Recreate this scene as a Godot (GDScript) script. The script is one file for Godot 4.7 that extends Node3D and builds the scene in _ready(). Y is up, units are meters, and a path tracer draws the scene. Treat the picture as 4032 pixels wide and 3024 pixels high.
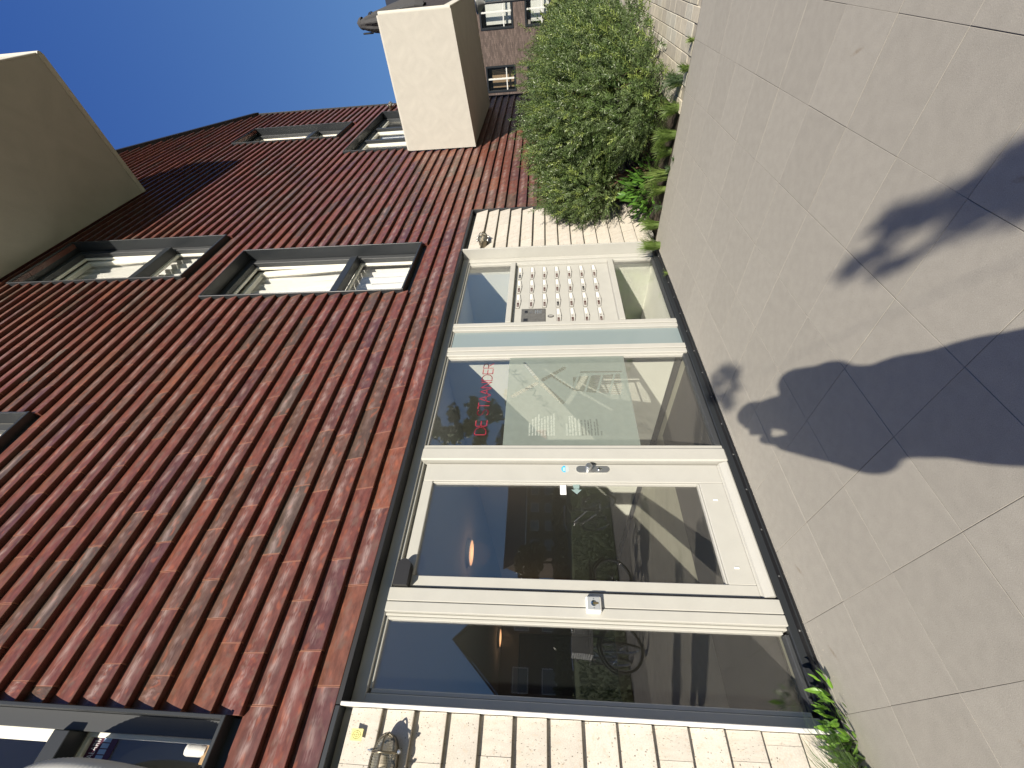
extends Node3D
# ---------------------------------------------------------------- mesh builder
class MB:
	var v := PackedVector3Array()
	var n := PackedVector3Array()
	var u := PackedVector2Array()
	var ix := PackedInt32Array()
	func quad(a: Vector3, b: Vector3, c: Vector3, d: Vector3, uvs = null, nrm = null):
		var nn: Vector3 = (b - a).cross(c - a)
		if nn.length() < 1e-12:
			nn = (c - a).cross(d - a)
		nn = nn.normalized()
		var s := v.size()
		v.append_array(PackedVector3Array([a, b, c, d]))
		if nrm == null:
			n.append_array(PackedVector3Array([nn, nn, nn, nn]))
		else:
			n.append_array(PackedVector3Array(nrm))
		if uvs == null:
			var w := (b - a).length()
			var h := (d - a).length()
			u.append_array(PackedVector2Array([Vector2(0, 0), Vector2(w, 0), Vector2(w, h), Vector2(0, h)]))
		else:
			u.append_array(PackedVector2Array(uvs))
		ix.append_array(PackedInt32Array([s, s + 2, s + 1, s, s + 3, s + 2]))
	func tri(a: Vector3, b: Vector3, c: Vector3, nrm = null):
		var nn: Vector3 = (b - a).cross(c - a).normalized()
		var s := v.size()
		v.append_array(PackedVector3Array([a, b, c]))
		if nrm == null:
			n.append_array(PackedVector3Array([nn, nn, nn]))
		else:
			n.append_array(PackedVector3Array(nrm))
		u.append_array(PackedVector2Array([Vector2(a.x + a.z, a.y), Vector2(b.x + b.z, b.y), Vector2(c.x + c.z, c.y)]))
		ix.append_array(PackedInt32Array([s, s + 2, s + 1]))
	# eight corners: bottom ring 0-3 counter-clockwise seen from above, top ring 4-7
	func hexa(p: Array):
		quad(p[3], p[2], p[1], p[0])
		quad(p[4], p[5], p[6], p[7])
		quad(p[0], p[1], p[5], p[4])
		quad(p[1], p[2], p[6], p[5])
		quad(p[2], p[3], p[7], p[6])
		quad(p[3], p[0], p[4], p[7])
	func box(a: Vector3, b: Vector3):
		hexa([Vector3(a.x, a.y, b.z), Vector3(b.x, a.y, b.z), Vector3(b.x, a.y, a.z), Vector3(a.x, a.y, a.z),
			Vector3(a.x, b.y, b.z), Vector3(b.x, b.y, b.z), Vector3(b.x, b.y, a.z), Vector3(a.x, b.y, a.z)])
	func cbox(a: Vector3, b: Vector3, ch := 0.004):
		var m := (a + b) * 0.5
		var h := (b - a) * 0.5
		ch = minf(ch, minf(h.x, minf(h.y, h.z)) * 0.6)
		var ax := [Vector3(1, 0, 0), Vector3(0, 1, 0), Vector3(0, 0, 1)]
		for i in 3:
			var j := (i + 1) % 3
			var k := (i + 2) % 3
			for s in [-1.0, 1.0]:
				var c: Vector3 = m + ax[i] * h[i] * s
				var e1: Vector3 = ax[j] * (h[j] - ch)
				var e2: Vector3 = ax[k] * (h[k] - ch) * s
				quad(c - e1 - e2, c + e1 - e2, c + e1 + e2, c - e1 + e2)
			for s in [-1.0, 1.0]:
				for t in [-1.0, 1.0]:
					var p: Vector3 = m + ax[j] * s * h[j] + ax[k] * t * (h[k] - ch)
					var q: Vector3 = m + ax[j] * s * (h[j] - ch) + ax[k] * t * h[k]
					var e: Vector3 = ax[i] * (h[i] - ch)
					if s * t > 0:
						quad(p - e, q - e, q + e, p + e)
						fix(ax[j] * s + ax[k] * t)
					else:
						quad(p + e, q + e, q - e, p - e)
						fix(ax[j] * s + ax[k] * t)
		for s in [-1.0, 1.0]:
			for t in [-1.0, 1.0]:
				for r in [-1.0, 1.0]:
					var d := Vector3(s, t, r)
					var hh := Vector3(h.x * s, h.y * t, h.z * r)
					var a1 := m + hh - Vector3(0, ch * t, ch * r)
					var a2 := m + hh - Vector3(ch * s, 0, ch * r)
					var a3 := m + hh - Vector3(ch * s, ch * t, 0)
					if s * t * r > 0:
						tri(a1, a2, a3)
					else:
						tri(a1, a3, a2)
	func fix(out: Vector3):
		# turn the last quad over where its normal points inwards
		var s := v.size() - 4
		if n[s].dot(out) < 0.0:
			for k in 4:
				n[s + k] = -n[s + k]
			var e := ix.size() - 6
			var t1 := ix[e + 1]
			ix[e + 1] = ix[e + 2]
			ix[e + 2] = t1
			t1 = ix[e + 4]
			ix[e + 4] = ix[e + 5]
			ix[e + 5] = t1
	func tube(pts: Array, rad, sides := 8, caps := true):
		var rings := []
		var norms := []
		var side := Vector3.ZERO
		for i in pts.size():
			var a: Vector3 = pts[maxi(i - 1, 0)]
			var b: Vector3 = pts[mini(i + 1, pts.size() - 1)]
			var d := (b - a).normalized()
			if side == Vector3.ZERO:
				side = d.cross(Vector3.UP if absf(d.y) < 0.9 else Vector3.RIGHT).normalized()
			else:
				side = (side - d * side.dot(d)).normalized()
			var up := side.cross(d).normalized()
			var r: float = rad[i] if rad is Array else rad
			var ring := []
			var nr := []
			for k in sides:
				var t := TAU * k / sides
				var o: Vector3 = side * cos(t) + up * sin(t)
				ring.append(pts[i] + o * r)
				nr.append(o)
			rings.append(ring)
			norms.append(nr)
		for i in pts.size() - 1:
			for k in sides:
				var l := (k + 1) % sides
				quad(rings[i][l], rings[i][k], rings[i + 1][k], rings[i + 1][l], null, [norms[i][l], norms[i][k], norms[i + 1][k], norms[i + 1][l]])
		if caps:
			for k in sides:
				var l := (k + 1) % sides
				tri(pts[0], rings[0][k], rings[0][l])
				tri(pts[-1], rings[-1][l], rings[-1][k])
	# profile: [radius, distance along axis] pairs
	func lathe(at: Vector3, axis: Vector3, prof: Array, sides := 16, squash := Vector3.ONE):
		axis = axis.normalized()
		var s1 := axis.cross(Vector3.UP if absf(axis.y) < 0.9 else Vector3.RIGHT).normalized()
		var s2 := s1.cross(axis)
		for i in prof.size() - 1:
			var p: Array = prof[i]
			var q: Array = prof[i + 1]
			var t := Vector2(q[0] - p[0], q[1] - p[1])
			var nr := Vector2(t.y, -t.x).normalized()
			for k in sides:
				var a0 := TAU * k / sides
				var a1 := TAU * (k + 1) / sides
				var d0 := s1 * cos(a0) + s2 * sin(a0)
				var d1 := s1 * cos(a1) + s2 * sin(a1)
				var n0 := (d0 * nr.x + axis * nr.y).normalized()
				var n1 := (d1 * nr.x + axis * nr.y).normalized()
				var pts := [d1 * p[0] + axis * p[1], d0 * p[0] + axis * p[1], d0 * q[0] + axis * q[1], d1 * q[0] + axis * q[1]]
				for j in 4:
					pts[j] = at + pts[j] * squash
				quad(pts[0], pts[1], pts[2], pts[3], null, [n1, n0, n0, n1])
	# outline (counter-clockwise in its plane) pushed along dir
	func prism(outl: Array, dir: Vector3):
		var c := Vector3.ZERO
		for p in outl:
			c += p
		c /= outl.size()
		for i in outl.size():
			var a: Vector3 = outl[i]
			var b: Vector3 = outl[(i + 1) % outl.size()]
			tri(c + dir, a + dir, b + dir)
			tri(c, b, a)
			quad(a, b, b + dir, a + dir)
	func put(o: MB, t: Transform3D):
		var s := v.size()
		for k in o.v.size():
			v.append(t * o.v[k])
			n.append((t.basis * o.n[k]).normalized())
		u.append_array(o.u)
		for k in o.ix:
			ix.append(k + s)
	func into(m: ArrayMesh, mat = null) -> ArrayMesh:
		var arr := []
		arr.resize(Mesh.ARRAY_MAX)
		arr[Mesh.ARRAY_VERTEX] = v
		arr[Mesh.ARRAY_NORMAL] = n
		arr[Mesh.ARRAY_TEX_UV] = u
		arr[Mesh.ARRAY_INDEX] = ix
		m.add_surface_from_arrays(Mesh.PRIMITIVE_TRIANGLES, arr)
		if mat:
			m.surface_set_material(m.get_surface_count() - 1, mat)
		return m
	func mesh() -> ArrayMesh:
		return into(ArrayMesh.new())

var rng := RandomNumberGenerator.new()
var taken := {}
var M := {}
const CAM := Vector3(0.0, 1.41, 2.7073)

func numbered(called: String) -> String:
	var k: int = taken.get(called, 0)
	taken[called] = k + 1
	return called if k == 0 else "%s_%03d" % [called, k]

func obj(called: String, shape, mat, parent: Node = null) -> MeshInstance3D:
	var o := MeshInstance3D.new()
	o.mesh = shape.mesh() if shape is MB else shape
	if mat:
		o.material_override = mat
	o.cast_shadow = GeometryInstance3D.SHADOW_CASTING_SETTING_ON
	if parent == null:
		o.name = numbered(called)
		add_child(o)
	else:
		o.name = called
		parent.add_child(o, true)
	return o

func tag(o: Node, label: String, category: String, group := ""):
	o.set_meta("label", label)
	o.set_meta("category", category)
	if group != "":
		o.set_meta("group", group)

func thing(called: String, label: String, category: String, at := Vector3.ZERO, group := "") -> Node3D:
	var o := Node3D.new()
	o.name = numbered(called)
	add_child(o)
	o.position = at
	tag(o, label, category, group)
	return o

func sub(called: String, parent: Node) -> Node3D:
	var o := Node3D.new()
	o.name = called
	parent.add_child(o, true)
	return o

func lin(r: float, g: float, b: float) -> Color:
	return Color(r, g, b).linear_to_srgb()

func mat(c: Color, rough := 0.7, metal := 0.0, spec := 0.5) -> StandardMaterial3D:
	var m := StandardMaterial3D.new()
	m.albedo_color = c
	m.roughness = rough
	m.metallic = metal
	m.metallic_specular = spec
	return m

func glass(c := Color(0.9, 0.95, 0.92), a := 0.002, spec := 0.5) -> StandardMaterial3D:
	var m := mat(Color(c.r, c.g, c.b, a), 0.0, 0.0, spec)
	m.transparency = BaseMaterial3D.TRANSPARENCY_ALPHA
	return m

func noise(seed_: int, freq: float, oct := 4) -> FastNoiseLite:
	var f := FastNoiseLite.new()
	f.seed = seed_
	f.frequency = freq
	f.fractal_octaves = oct
	return f

# square image from a function of pixel -> linear colour
func tex(w: int, h: int, fn: Callable) -> ImageTexture:
	var im := Image.create(w, h, false, Image.FORMAT_RGBA8)
	for y in h:
		for x in w:
			var c: Color = fn.call(x, y)
			var a := c.a
			c = c.linear_to_srgb()
			c.a = a
			im.set_pixel(x, y, c)
	return ImageTexture.create_from_image(im)

func mottle(base: Color, amount: float, seed_: int, scale := 1.0, speck := 0.0, rough := 0.85, relief := 0.0) -> StandardMaterial3D:
	# world-triplanar mottled surface; base is a linear colour
	var f := noise(seed_, 0.018, 5)
	var g := noise(seed_ + 7, 0.35, 2)
	var t := tex(256, 256, func(x: int, y: int):
		var a := TAU * x / 256.0
		var b := TAU * y / 256.0
		var k := f.get_noise_3d(cos(a) * 40.0 + cos(b) * 13.0, sin(a) * 40.0 + sin(b) * 40.0, cos(b) * 40.0)
		var s := g.get_noise_2d(x, y)
		var q := 1.0 + amount * k * 1.6 + speck * s
		return Color(base.r * q, base.g * q, base.b * q, 1.0))
	var m := mat(Color.WHITE, rough)
	m.albedo_texture = t
	m.uv1_triplanar = true
	m.uv1_world_triplanar = true
	m.uv1_scale = Vector3.ONE * scale
	if relief > 0.0:
		m.heightmap_enabled = true
		m.heightmap_texture = t
		m.heightmap_scale = relief
	return m

func make_materials():
	M.frame = mottle(Color(0.40, 0.395, 0.362), 0.03, 3, 1.2, 0.02, 0.45)
	M.frame.metallic_specular = 0.4
	M.dark = mat(lin(0.022, 0.025, 0.028), 0.42)
	M.darkish = mat(lin(0.040, 0.043, 0.046), 0.5)
	M.black = mat(lin(0.012, 0.012, 0.013), 0.55)
	M.backing = mat(lin(0.32, 0.31, 0.29), 0.9)
	M.steel = mat(lin(0.55, 0.56, 0.56), 0.3, 0.9)
	M.steel_dark = mat(lin(0.16, 0.155, 0.15), 0.4, 0.6)
	M.chrome = mat(lin(0.7, 0.7, 0.7), 0.15, 1.0)
	M.white = mat(lin(0.72, 0.72, 0.69), 0.5)
	M.trim = mat(lin(0.70, 0.69, 0.65), 0.35)
	M.glass = glass()
	M.panel = mat(lin(0.20, 0.245, 0.25), 0.12)
	M.concrete = mottle(Color(0.505, 0.485, 0.43), 0.05, 11, 1.25, 0.13, 0.9, 1.2)
	M.soffit = mottle(Color(0.42, 0.405, 0.365), 0.06, 13, 0.6, 0.05, 0.9)  # balcony concrete again, toned darker to put underside shade in its colour
	M.stone_back = mottle(Color(0.42, 0.38, 0.32), 0.15, 16, 3.0, 0.2, 0.95)
	M.curtain = mat(lin(0.72, 0.72, 0.68), 0.9)
	M.curtain.backlight_enabled = true
	M.curtain.backlight = lin(0.4, 0.4, 0.38)
	M.room = mat(lin(0.30, 0.29, 0.27), 0.9)
	M.sash = mat(lin(0.70, 0.68, 0.60), 0.45)
	M.soil = mottle(Color(0.045, 0.032, 0.022), 0.5, 21, 2.0, 0.4, 1.0, 2.0)
	M.lobby_wall = mottle(Color(0.62, 0.64, 0.56), 0.03, 31, 0.5, 0.01, 0.8)
	M.lobby_ceiling = mat(lin(0.40, 0.41, 0.42), 0.85)
	M.lobby_floor = mottle(Color(0.27, 0.27, 0.215), 0.08, 33, 1.0, 0.06, 0.7)
	M.lobby_grey = mat(lin(0.13, 0.13, 0.12), 0.85)
	M.lobby_dark = mat(lin(0.05, 0.05, 0.048), 0.9)
	# paving
	M.slabs = []
	for k in 6:
		var f := noise(50 + k, 0.02, 4)
		var g := noise(60 + k, 0.45, 2)
		var base := Color(0.318, 0.300, 0.263) * (0.97 + 0.015 * k)
		rng.seed = 900 + k
		var dots := {}
		for i in 150:
			dots[Vector2i(rng.randi() % 256, rng.randi() % 256)] = rng.randf()
		var t := tex(256, 256, func(x: int, y: int):
			var q := 1.0 + 0.07 * f.get_noise_2d(x, y) + 0.26 * g.get_noise_2d(x, y)
			if dots.has(Vector2i(x, y)):
				q *= 1.45 if dots[Vector2i(x, y)] > 0.5 else 0.55
			var c := Color(base.r * q, base.g * q, base.b * q, 1.0)
			if k >= 4:
				# rusty smear
				var e := Vector2((x - 150.0 + (k - 4) * 70) / 26.0, (y - 90.0 - (k - 4) * 60 + 0.5 * (x - 150.0)) / 9.0).length() + 0.5 * g.get_noise_2d(x * 0.3, y * 0.3)
				if e < 1.0:
					c = c.lerp(Color(0.19, 0.14, 0.09, 1.0), 0.55 * (1.0 - e))
			return c)
		var m := mat(Color.WHITE, 0.9)
		m.albedo_texture = t
		m.heightmap_enabled = true
		m.heightmap_texture = t
		m.heightmap_scale = 0.35
		M.slabs.append(m)
	M.joint = mottle(Color(0.155, 0.145, 0.128), 0.3, 71, 4.0, 0.3, 1.0)
	M.bricks = []
	for c in [Color(0.40, 0.37, 0.30), Color(0.45, 0.41, 0.33), Color(0.36, 0.33, 0.275), Color(0.42, 0.40, 0.34)]:
		M.bricks.append(mottle(c, 0.12, 80 + M.bricks.size(), 3.0, 0.12, 0.95))
	# glazed red ceramic boards: colour in the clay, with pale bloom along the middle
	M.boards = []
	var reds := [Color(0.112, 0.043, 0.032), Color(0.120, 0.042, 0.031), Color(0.102, 0.040, 0.032), Color(0.129, 0.050, 0.032), Color(0.091, 0.049, 0.036), Color(0.095, 0.040, 0.034),
		Color(0.114, 0.039, 0.029), Color(0.079, 0.049, 0.037), Color(0.157, 0.056, 0.034), Color(0.082, 0.034, 0.032), Color(0.103, 0.051, 0.038), Color(0.123, 0.041, 0.031), Color(0.076, 0.052, 0.041), Color(0.142, 0.049, 0.032)]
	for k in reds.size():
		M.boards.append(board_material(reds[k], 100 + k * 9, [0.70, 0.18, 0.80, 0.12, 0.50, 0.80, 0.25, 0.20, 0.30, 0.55, 0.65, 0.75, 0.70, 0.30][k], 0.40))
	M.stones = []
	for k in 5:
		M.stones.append(stone_material(Color(0.465, 0.43, 0.375) * [1.0, 0.95, 1.04, 0.98, 1.02][k], 300 + k * 11))

func board_material(base: Color, seed_: int, bloom: float, rough: float) -> StandardMaterial3D:
	var f := noise(seed_, 0.012, 4)
	var g := noise(seed_ + 1, 0.09, 3)
	var s := noise(seed_ + 2, 0.02, 3)
	var w := noise(seed_ + 3, 0.03, 2)
	var t := tex(256, 80, func(x: int, y: int):
		var yy := y / 80.0
		var q := 1.0 + 0.42 * f.get_noise_2d(x * 1.0, y * 2.4) + 0.20 * g.get_noise_2d(x * 0.5, y * 2.2)
		var c := Color(base.r * q, base.g * q, base.b * q)
		# greyer and more orange patches of glaze
		var p := clampf(s.get_noise_2d(x * 0.8, y * 1.3) * 2.0 - 0.25, 0.0, 1.0)
		c = c.lerp(Color(0.125, 0.085, 0.066), p * 0.5)
		var o := clampf(w.get_noise_2d(x * 0.5 + 300.0, y * 0.9) * 3.0 - 1.0, 0.0, 1.0)
		c = c.lerp(Color(0.27, 0.085, 0.045), o * 0.5)
		# chalky bloom
		var mid := 0.5 + 0.10 * w.get_noise_2d(x * 0.4, 9.0)
		var b := exp(-pow((yy - mid) / 0.15, 2.0)) * clampf(0.42 + 0.75 * g.get_noise_2d(x * 0.35 + 50.0, y * 1.6) + 1.1 * s.get_noise_2d(x * 0.6, 70.0), 0.0, 1.0)
		c = c.lerp(Color(0.37, 0.28, 0.26), clampf(b * bloom * 0.7, 0.0, 0.6))
		if x < 2 or x > 253:
			c = c.lerp(Color(0.36, 0.17, 0.11), 0.55)
		c.a = 1.0
		return c)
	var m := mat(Color.WHITE, rough)
	m.albedo_texture = t
	m.heightmap_enabled = true
	m.heightmap_texture = t
	m.heightmap_scale = 0.12
	return m

func stone_material(base: Color, seed_: int) -> StandardMaterial3D:
	var f := noise(seed_, 0.012, 4)
	var g := noise(seed_ + 1, 0.14, 2)
	var p := noise(seed_ + 2, 0.05, 2)
	rng.seed = seed_
	var dots := []
	for i in 75:
		dots.append([rng.randf() * 384, rng.randf() * 128, rng.randf_range(1.0, 3.2), rng.randf_range(0.55, 0.95)])
	var grid := {}
	for d in dots:
		for yy in range(int(d[1] - 3), int(d[1] + 4)):
			for xx in range(int(d[0] - 3), int(d[0] + 4)):
				if Vector2(xx - d[0], (yy - d[1]) * 1.2).length() < d[2]:
					grid[Vector2i(xx, yy)] = d[3]
	var t := tex(384, 128, func(x: int, y: int):
		var q := 1.0 + 0.10 * f.get_noise_2d(x, y) + 0.14 * g.get_noise_2d(x, y)
		var c := Color(base.r * q, base.g * q, base.b * q)
		var r := clampf(p.get_noise_2d(x * 0.5, y * 0.7) * 2.4 - 0.8, 0.0, 1.0)
		c = c.lerp(Color(0.40, 0.30, 0.20), r * 0.35)
		var k = grid.get(Vector2i(x, y), 0.0)
		c = c.lerp(Color(0.13, 0.115, 0.09), k)
		c.a = 1.0
		return c)
	var m := mat(Color.WHITE, 0.85)
	m.albedo_texture = t
	m.heightmap_enabled = true
	m.heightmap_texture = t
	m.heightmap_scale = 0.25
	return m

func make_world():
	var r2 := Vector3.ZERO
	var yaw := deg_to_rad(43.3819)
	var pitch := deg_to_rad(5.1256)
	var roll := deg_to_rad(-0.7328)
	var fwd := Vector3(sin(yaw) * cos(pitch), sin(pitch), -cos(yaw) * cos(pitch))
	var right := Vector3(cos(yaw), 0, sin(yaw))
	var up := right.cross(fwd)
	r2 = right * cos(roll) + up * sin(roll)
	var u2 := right * -sin(roll) + up * cos(roll)
	var cam := Camera3D.new()
	cam.name = "camera"
	cam.fov = 86.544
	cam.near = 0.02
	cam.far = 600.0
	# the phone lay on its side: the picture's top is the world's right
	cam.transform = Transform3D(Basis(-u2, r2, -fwd), CAM)
	add_child(cam)
	cam.current = true
	var sky := ProceduralSkyMaterial.new()
	sky.sky_top_color = Color(0.19, 0.37, 0.74)
	sky.sky_horizon_color = Color(0.54, 0.76, 1.0)
	sky.sky_curve = 0.40
	sky.ground_bottom_color = Color(0.25, 0.24, 0.22)
	sky.ground_horizon_color = Color(0.42, 0.46, 0.48)
	sky.sun_angle_max = 12.0
	var env := Environment.new()
	env.background_mode = Environment.BG_SKY
	env.sky = Sky.new()
	env.sky.sky_material = sky
	env.background_energy_multiplier = 0.40
	env.tonemap_mode = Environment.TONE_MAPPER_LINEAR
	env.tonemap_exposure = 1.64
	env.sdfgi_enabled = true
	env.ssao_enabled = true
	env.ssil_enabled = true
	var we := WorldEnvironment.new()
	we.name = "world_environment"
	we.environment = env
	add_child(we)
	var sun := DirectionalLight3D.new()
	sun.name = "sun"
	sun.light_energy = 1.6
	sun.light_color = Color(1.0, 0.962, 0.895)
	sun.light_angular_distance = 0.53
	sun.shadow_enabled = true
	add_child(sun)
	var dir := Vector3(0.7506, -0.6032, -1.0).normalized()
	sun.look_at_from_position(Vector3(-20, 20, 30), Vector3(-20, 20, 30) + dir, Vector3.UP)

# ---------------------------------------------------------------- cladding
const PITCH := 0.171
const ROW0 := 2.58
const BOARD := 0.53

func board_shape(pitch: float, depth: float, fu: bool, fv: bool, bulge: float) -> Array:
	var b := MB.new()
	var face := b
	var L := BOARD
	var g := 0.0012
	var prof := [Vector2(0.0, -0.005), Vector2(0.0035, 0.0)]
	for k in range(1, 6):
		var t := k / 5.0
		prof.append(Vector2(0.0035 + t * (pitch + 0.002), -depth * t + bulge * sin(PI * t)))
	var ns := []
	for k in prof.size():
		var a: Vector2 = prof[maxi(k - 1, 0)]
		var c: Vector2 = prof[mini(k + 1, prof.size() - 1)]
		var d := (c - a).normalized()
		ns.append(Vector3(0, -d.y, d.x))
	for k in prof.size() - 1:
		var p: Vector2 = prof[k]
		var q: Vector2 = prof[k + 1]
		var u0 := 1.0 if fu else 0.0
		var u1 := 1.0 - u0
		var v0 := p.x / (pitch + 0.006)
		var v1 := q.x / (pitch + 0.006)
		if not fv:
			v0 = 1.0 - v0
			v1 = 1.0 - v1
		b.quad(Vector3(g, p.x, p.y), Vector3(L - g, p.x, p.y), Vector3(L - g, q.x, q.y), Vector3(g, q.x, q.y),
			[Vector2(u0, v0), Vector2(u1, v0), Vector2(u1, v1), Vector2(u0, v1)], [ns[k], ns[k], ns[k + 1], ns[k + 1]])
	var bk := -depth - 0.022
	b = MB.new()
	b.quad(Vector3(g, 0.008, bk), Vector3(L - g, 0.008, bk), Vector3(L - g, 0, -0.005), Vector3(g, 0, -0.005))
	var top: Vector2 = prof[-1]
	b.quad(Vector3(L - g, 0.008, bk), Vector3(g, 0.008, bk), Vector3(g, top.x, bk), Vector3(L - g, top.x, bk))
	for s in 2:
		var x := g if s == 0 else L - g
		for k in prof.size() - 1:
			var p: Vector2 = prof[k]
			var q: Vector2 = prof[k + 1]
			if s == 0:
				b.quad(Vector3(x, p.x, bk), Vector3(x, p.x, p.y), Vector3(x, q.x, q.y), Vector3(x, q.x, bk))
			else:
				b.quad(Vector3(x, p.x, p.y), Vector3(x, p.x, bk), Vector3(x, q.x, bk), Vector3(x, q.x, q.y))
	return [face, b]

var cam_basis := Basis.IDENTITY

func seen_size(p: Vector3, w: float, h: float) -> float:
	var d := p - CAM
	var q := d * cam_basis       # camera space
	if q.z > -0.2:
		return 0.0
	var sx := q.x / -q.z * 1606.0
	var sy := q.y / -q.z * 1606.0
	if absf(sx) > 2016.0 + 150.0 or absf(sy) > 1512.0 + 150.0:
		return 0.0
	return w * h * absf(d.normalized().z) / d.length_squared()

func cut_rows(openings: Array, yb: float, pitch: float, xa: float, xb: float) -> Array:
	var iv := [[xa, xb]]
	for o in openings:
		if o[2] < yb + pitch - 0.03 and o[3] > yb + 0.03:
			var nx := []
			for i in iv:
				if o[1] <= i[0] or o[0] >= i[1]:
					nx.append(i)
				else:
					if o[0] - i[0] > 0.03:
						nx.append([i[0], o[0]])
					if i[1] - o[1] > 0.03:
						nx.append([o[1], i[1]])
			iv = nx
	return iv

func clad(building: Node3D, called: String, rows: Array, pitch: float, depth: float, mats: Array, weights: Array, bulge: float, most: int, under: Material):
	# rows: [y, [[x0, x1], ...], first joint]
	var shapes := []
	for k in 4:
		shapes.append(board_shape(pitch, depth, k % 2 == 1, k >= 2, bulge))
	var meshes := []
	for s in shapes:
		meshes.append(s[1].into(s[0].into(ArrayMesh.new()), under))
	var all := []
	for r in rows:
		for i in r[1]:
			var x: float = r[2] + BOARD * floor((i[0] - r[2]) / BOARD)
			while x < i[1] - 0.004:
				var a := maxf(x, i[0])
				var b := minf(x + BOARD, i[1])
				x += BOARD
				if b - a < 0.012:
					continue
				var mi: int = weights[rng.randi() % weights.size()]
				var tilt := Basis(Vector3(0, 0, 1), rng.randf_range(-0.0016, 0.0016)) * Basis(Vector3(1, 0, 0), rng.randf_range(-0.012, 0.012))
				var t := Transform3D(tilt * Basis.from_scale(Vector3((b - a) / BOARD, 1, 1)), Vector3(a, r[0] + rng.randf_range(-0.0015, 0.0015), rng.randf_range(-0.003, 0.002)))
				all.append([seen_size(Vector3((a + b) * 0.5, r[0] + pitch * 0.5, 0), b - a, pitch), t, mi, rng.randi() % 4])
	all.sort_custom(func(p, q): return p[0] > q[0])
	var rest := {}
	for k in all.size():
		var e: Array = all[k]
		if k < most and e[0] > 0.0:
			var o := obj(called, meshes[e[3]], null, building)
			o.set_surface_override_material(0, mats[e[2]])
			o.transform = e[1]
		else:
			if not rest.has(e[2]):
				rest[e[2]] = MB.new()
			rest[e[2]].put(shapes[e[3]][0], e[1])
			if not rest.has(-1):
				rest[-1] = MB.new()
			rest[-1].put(shapes[e[3]][1], e[1])
	if rest.size() > 0:
		var am := ArrayMesh.new()
		for m in rest:
			rest[m].into(am, under if m < 0 else mats[m])
		var o := obj(called + "s_beyond", am, null, building)
		o.set_meta("kind", "stuff")

func holed_wall(b: MB, xs: Array, ys: Array, holes: Array, z0: float, z1: float):
	xs.sort()
	ys.sort()
	for i in xs.size() - 1:
		for j in ys.size() - 1:
			var cx: float = (xs[i] + xs[i + 1]) * 0.5
			var cy: float = (ys[j] + ys[j + 1]) * 0.5
			if xs[i + 1] - xs[i] < 1e-4 or ys[j + 1] - ys[j] < 1e-4:
				continue
			var out := false
			for h in holes:
				if cx > h[0] and cx < h[1] and cy > h[2] and cy < h[3]:
					out = true
			if not out:
				b.box(Vector3(xs[i], ys[j], z0), Vector3(xs[i + 1], ys[j + 1], z1))

func roof_y(x: float) -> float:
	return 9.78 + 0.817 * (13.86 - x) if x > 5.5 else 9.78 + 0.817 * (13.86 - 5.5) - 0.817 * (5.5 - x)

func frame4(b: MB, x0: float, x1: float, y0: float, y1: float, w: float, za: float, zb: float, ch := 0.003):
	b.cbox(Vector3(x0, y0, zb), Vector3(x0 + w, y1, za), ch)
	b.cbox(Vector3(x1 - w, y0, zb), Vector3(x1, y1, za), ch)
	b.cbox(Vector3(x0 + w, y0, zb), Vector3(x1 - w, y0 + w, za), ch)
	b.cbox(Vector3(x0 + w, y1 - w, zb), Vector3(x1 - w, y1, za), ch)

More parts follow.
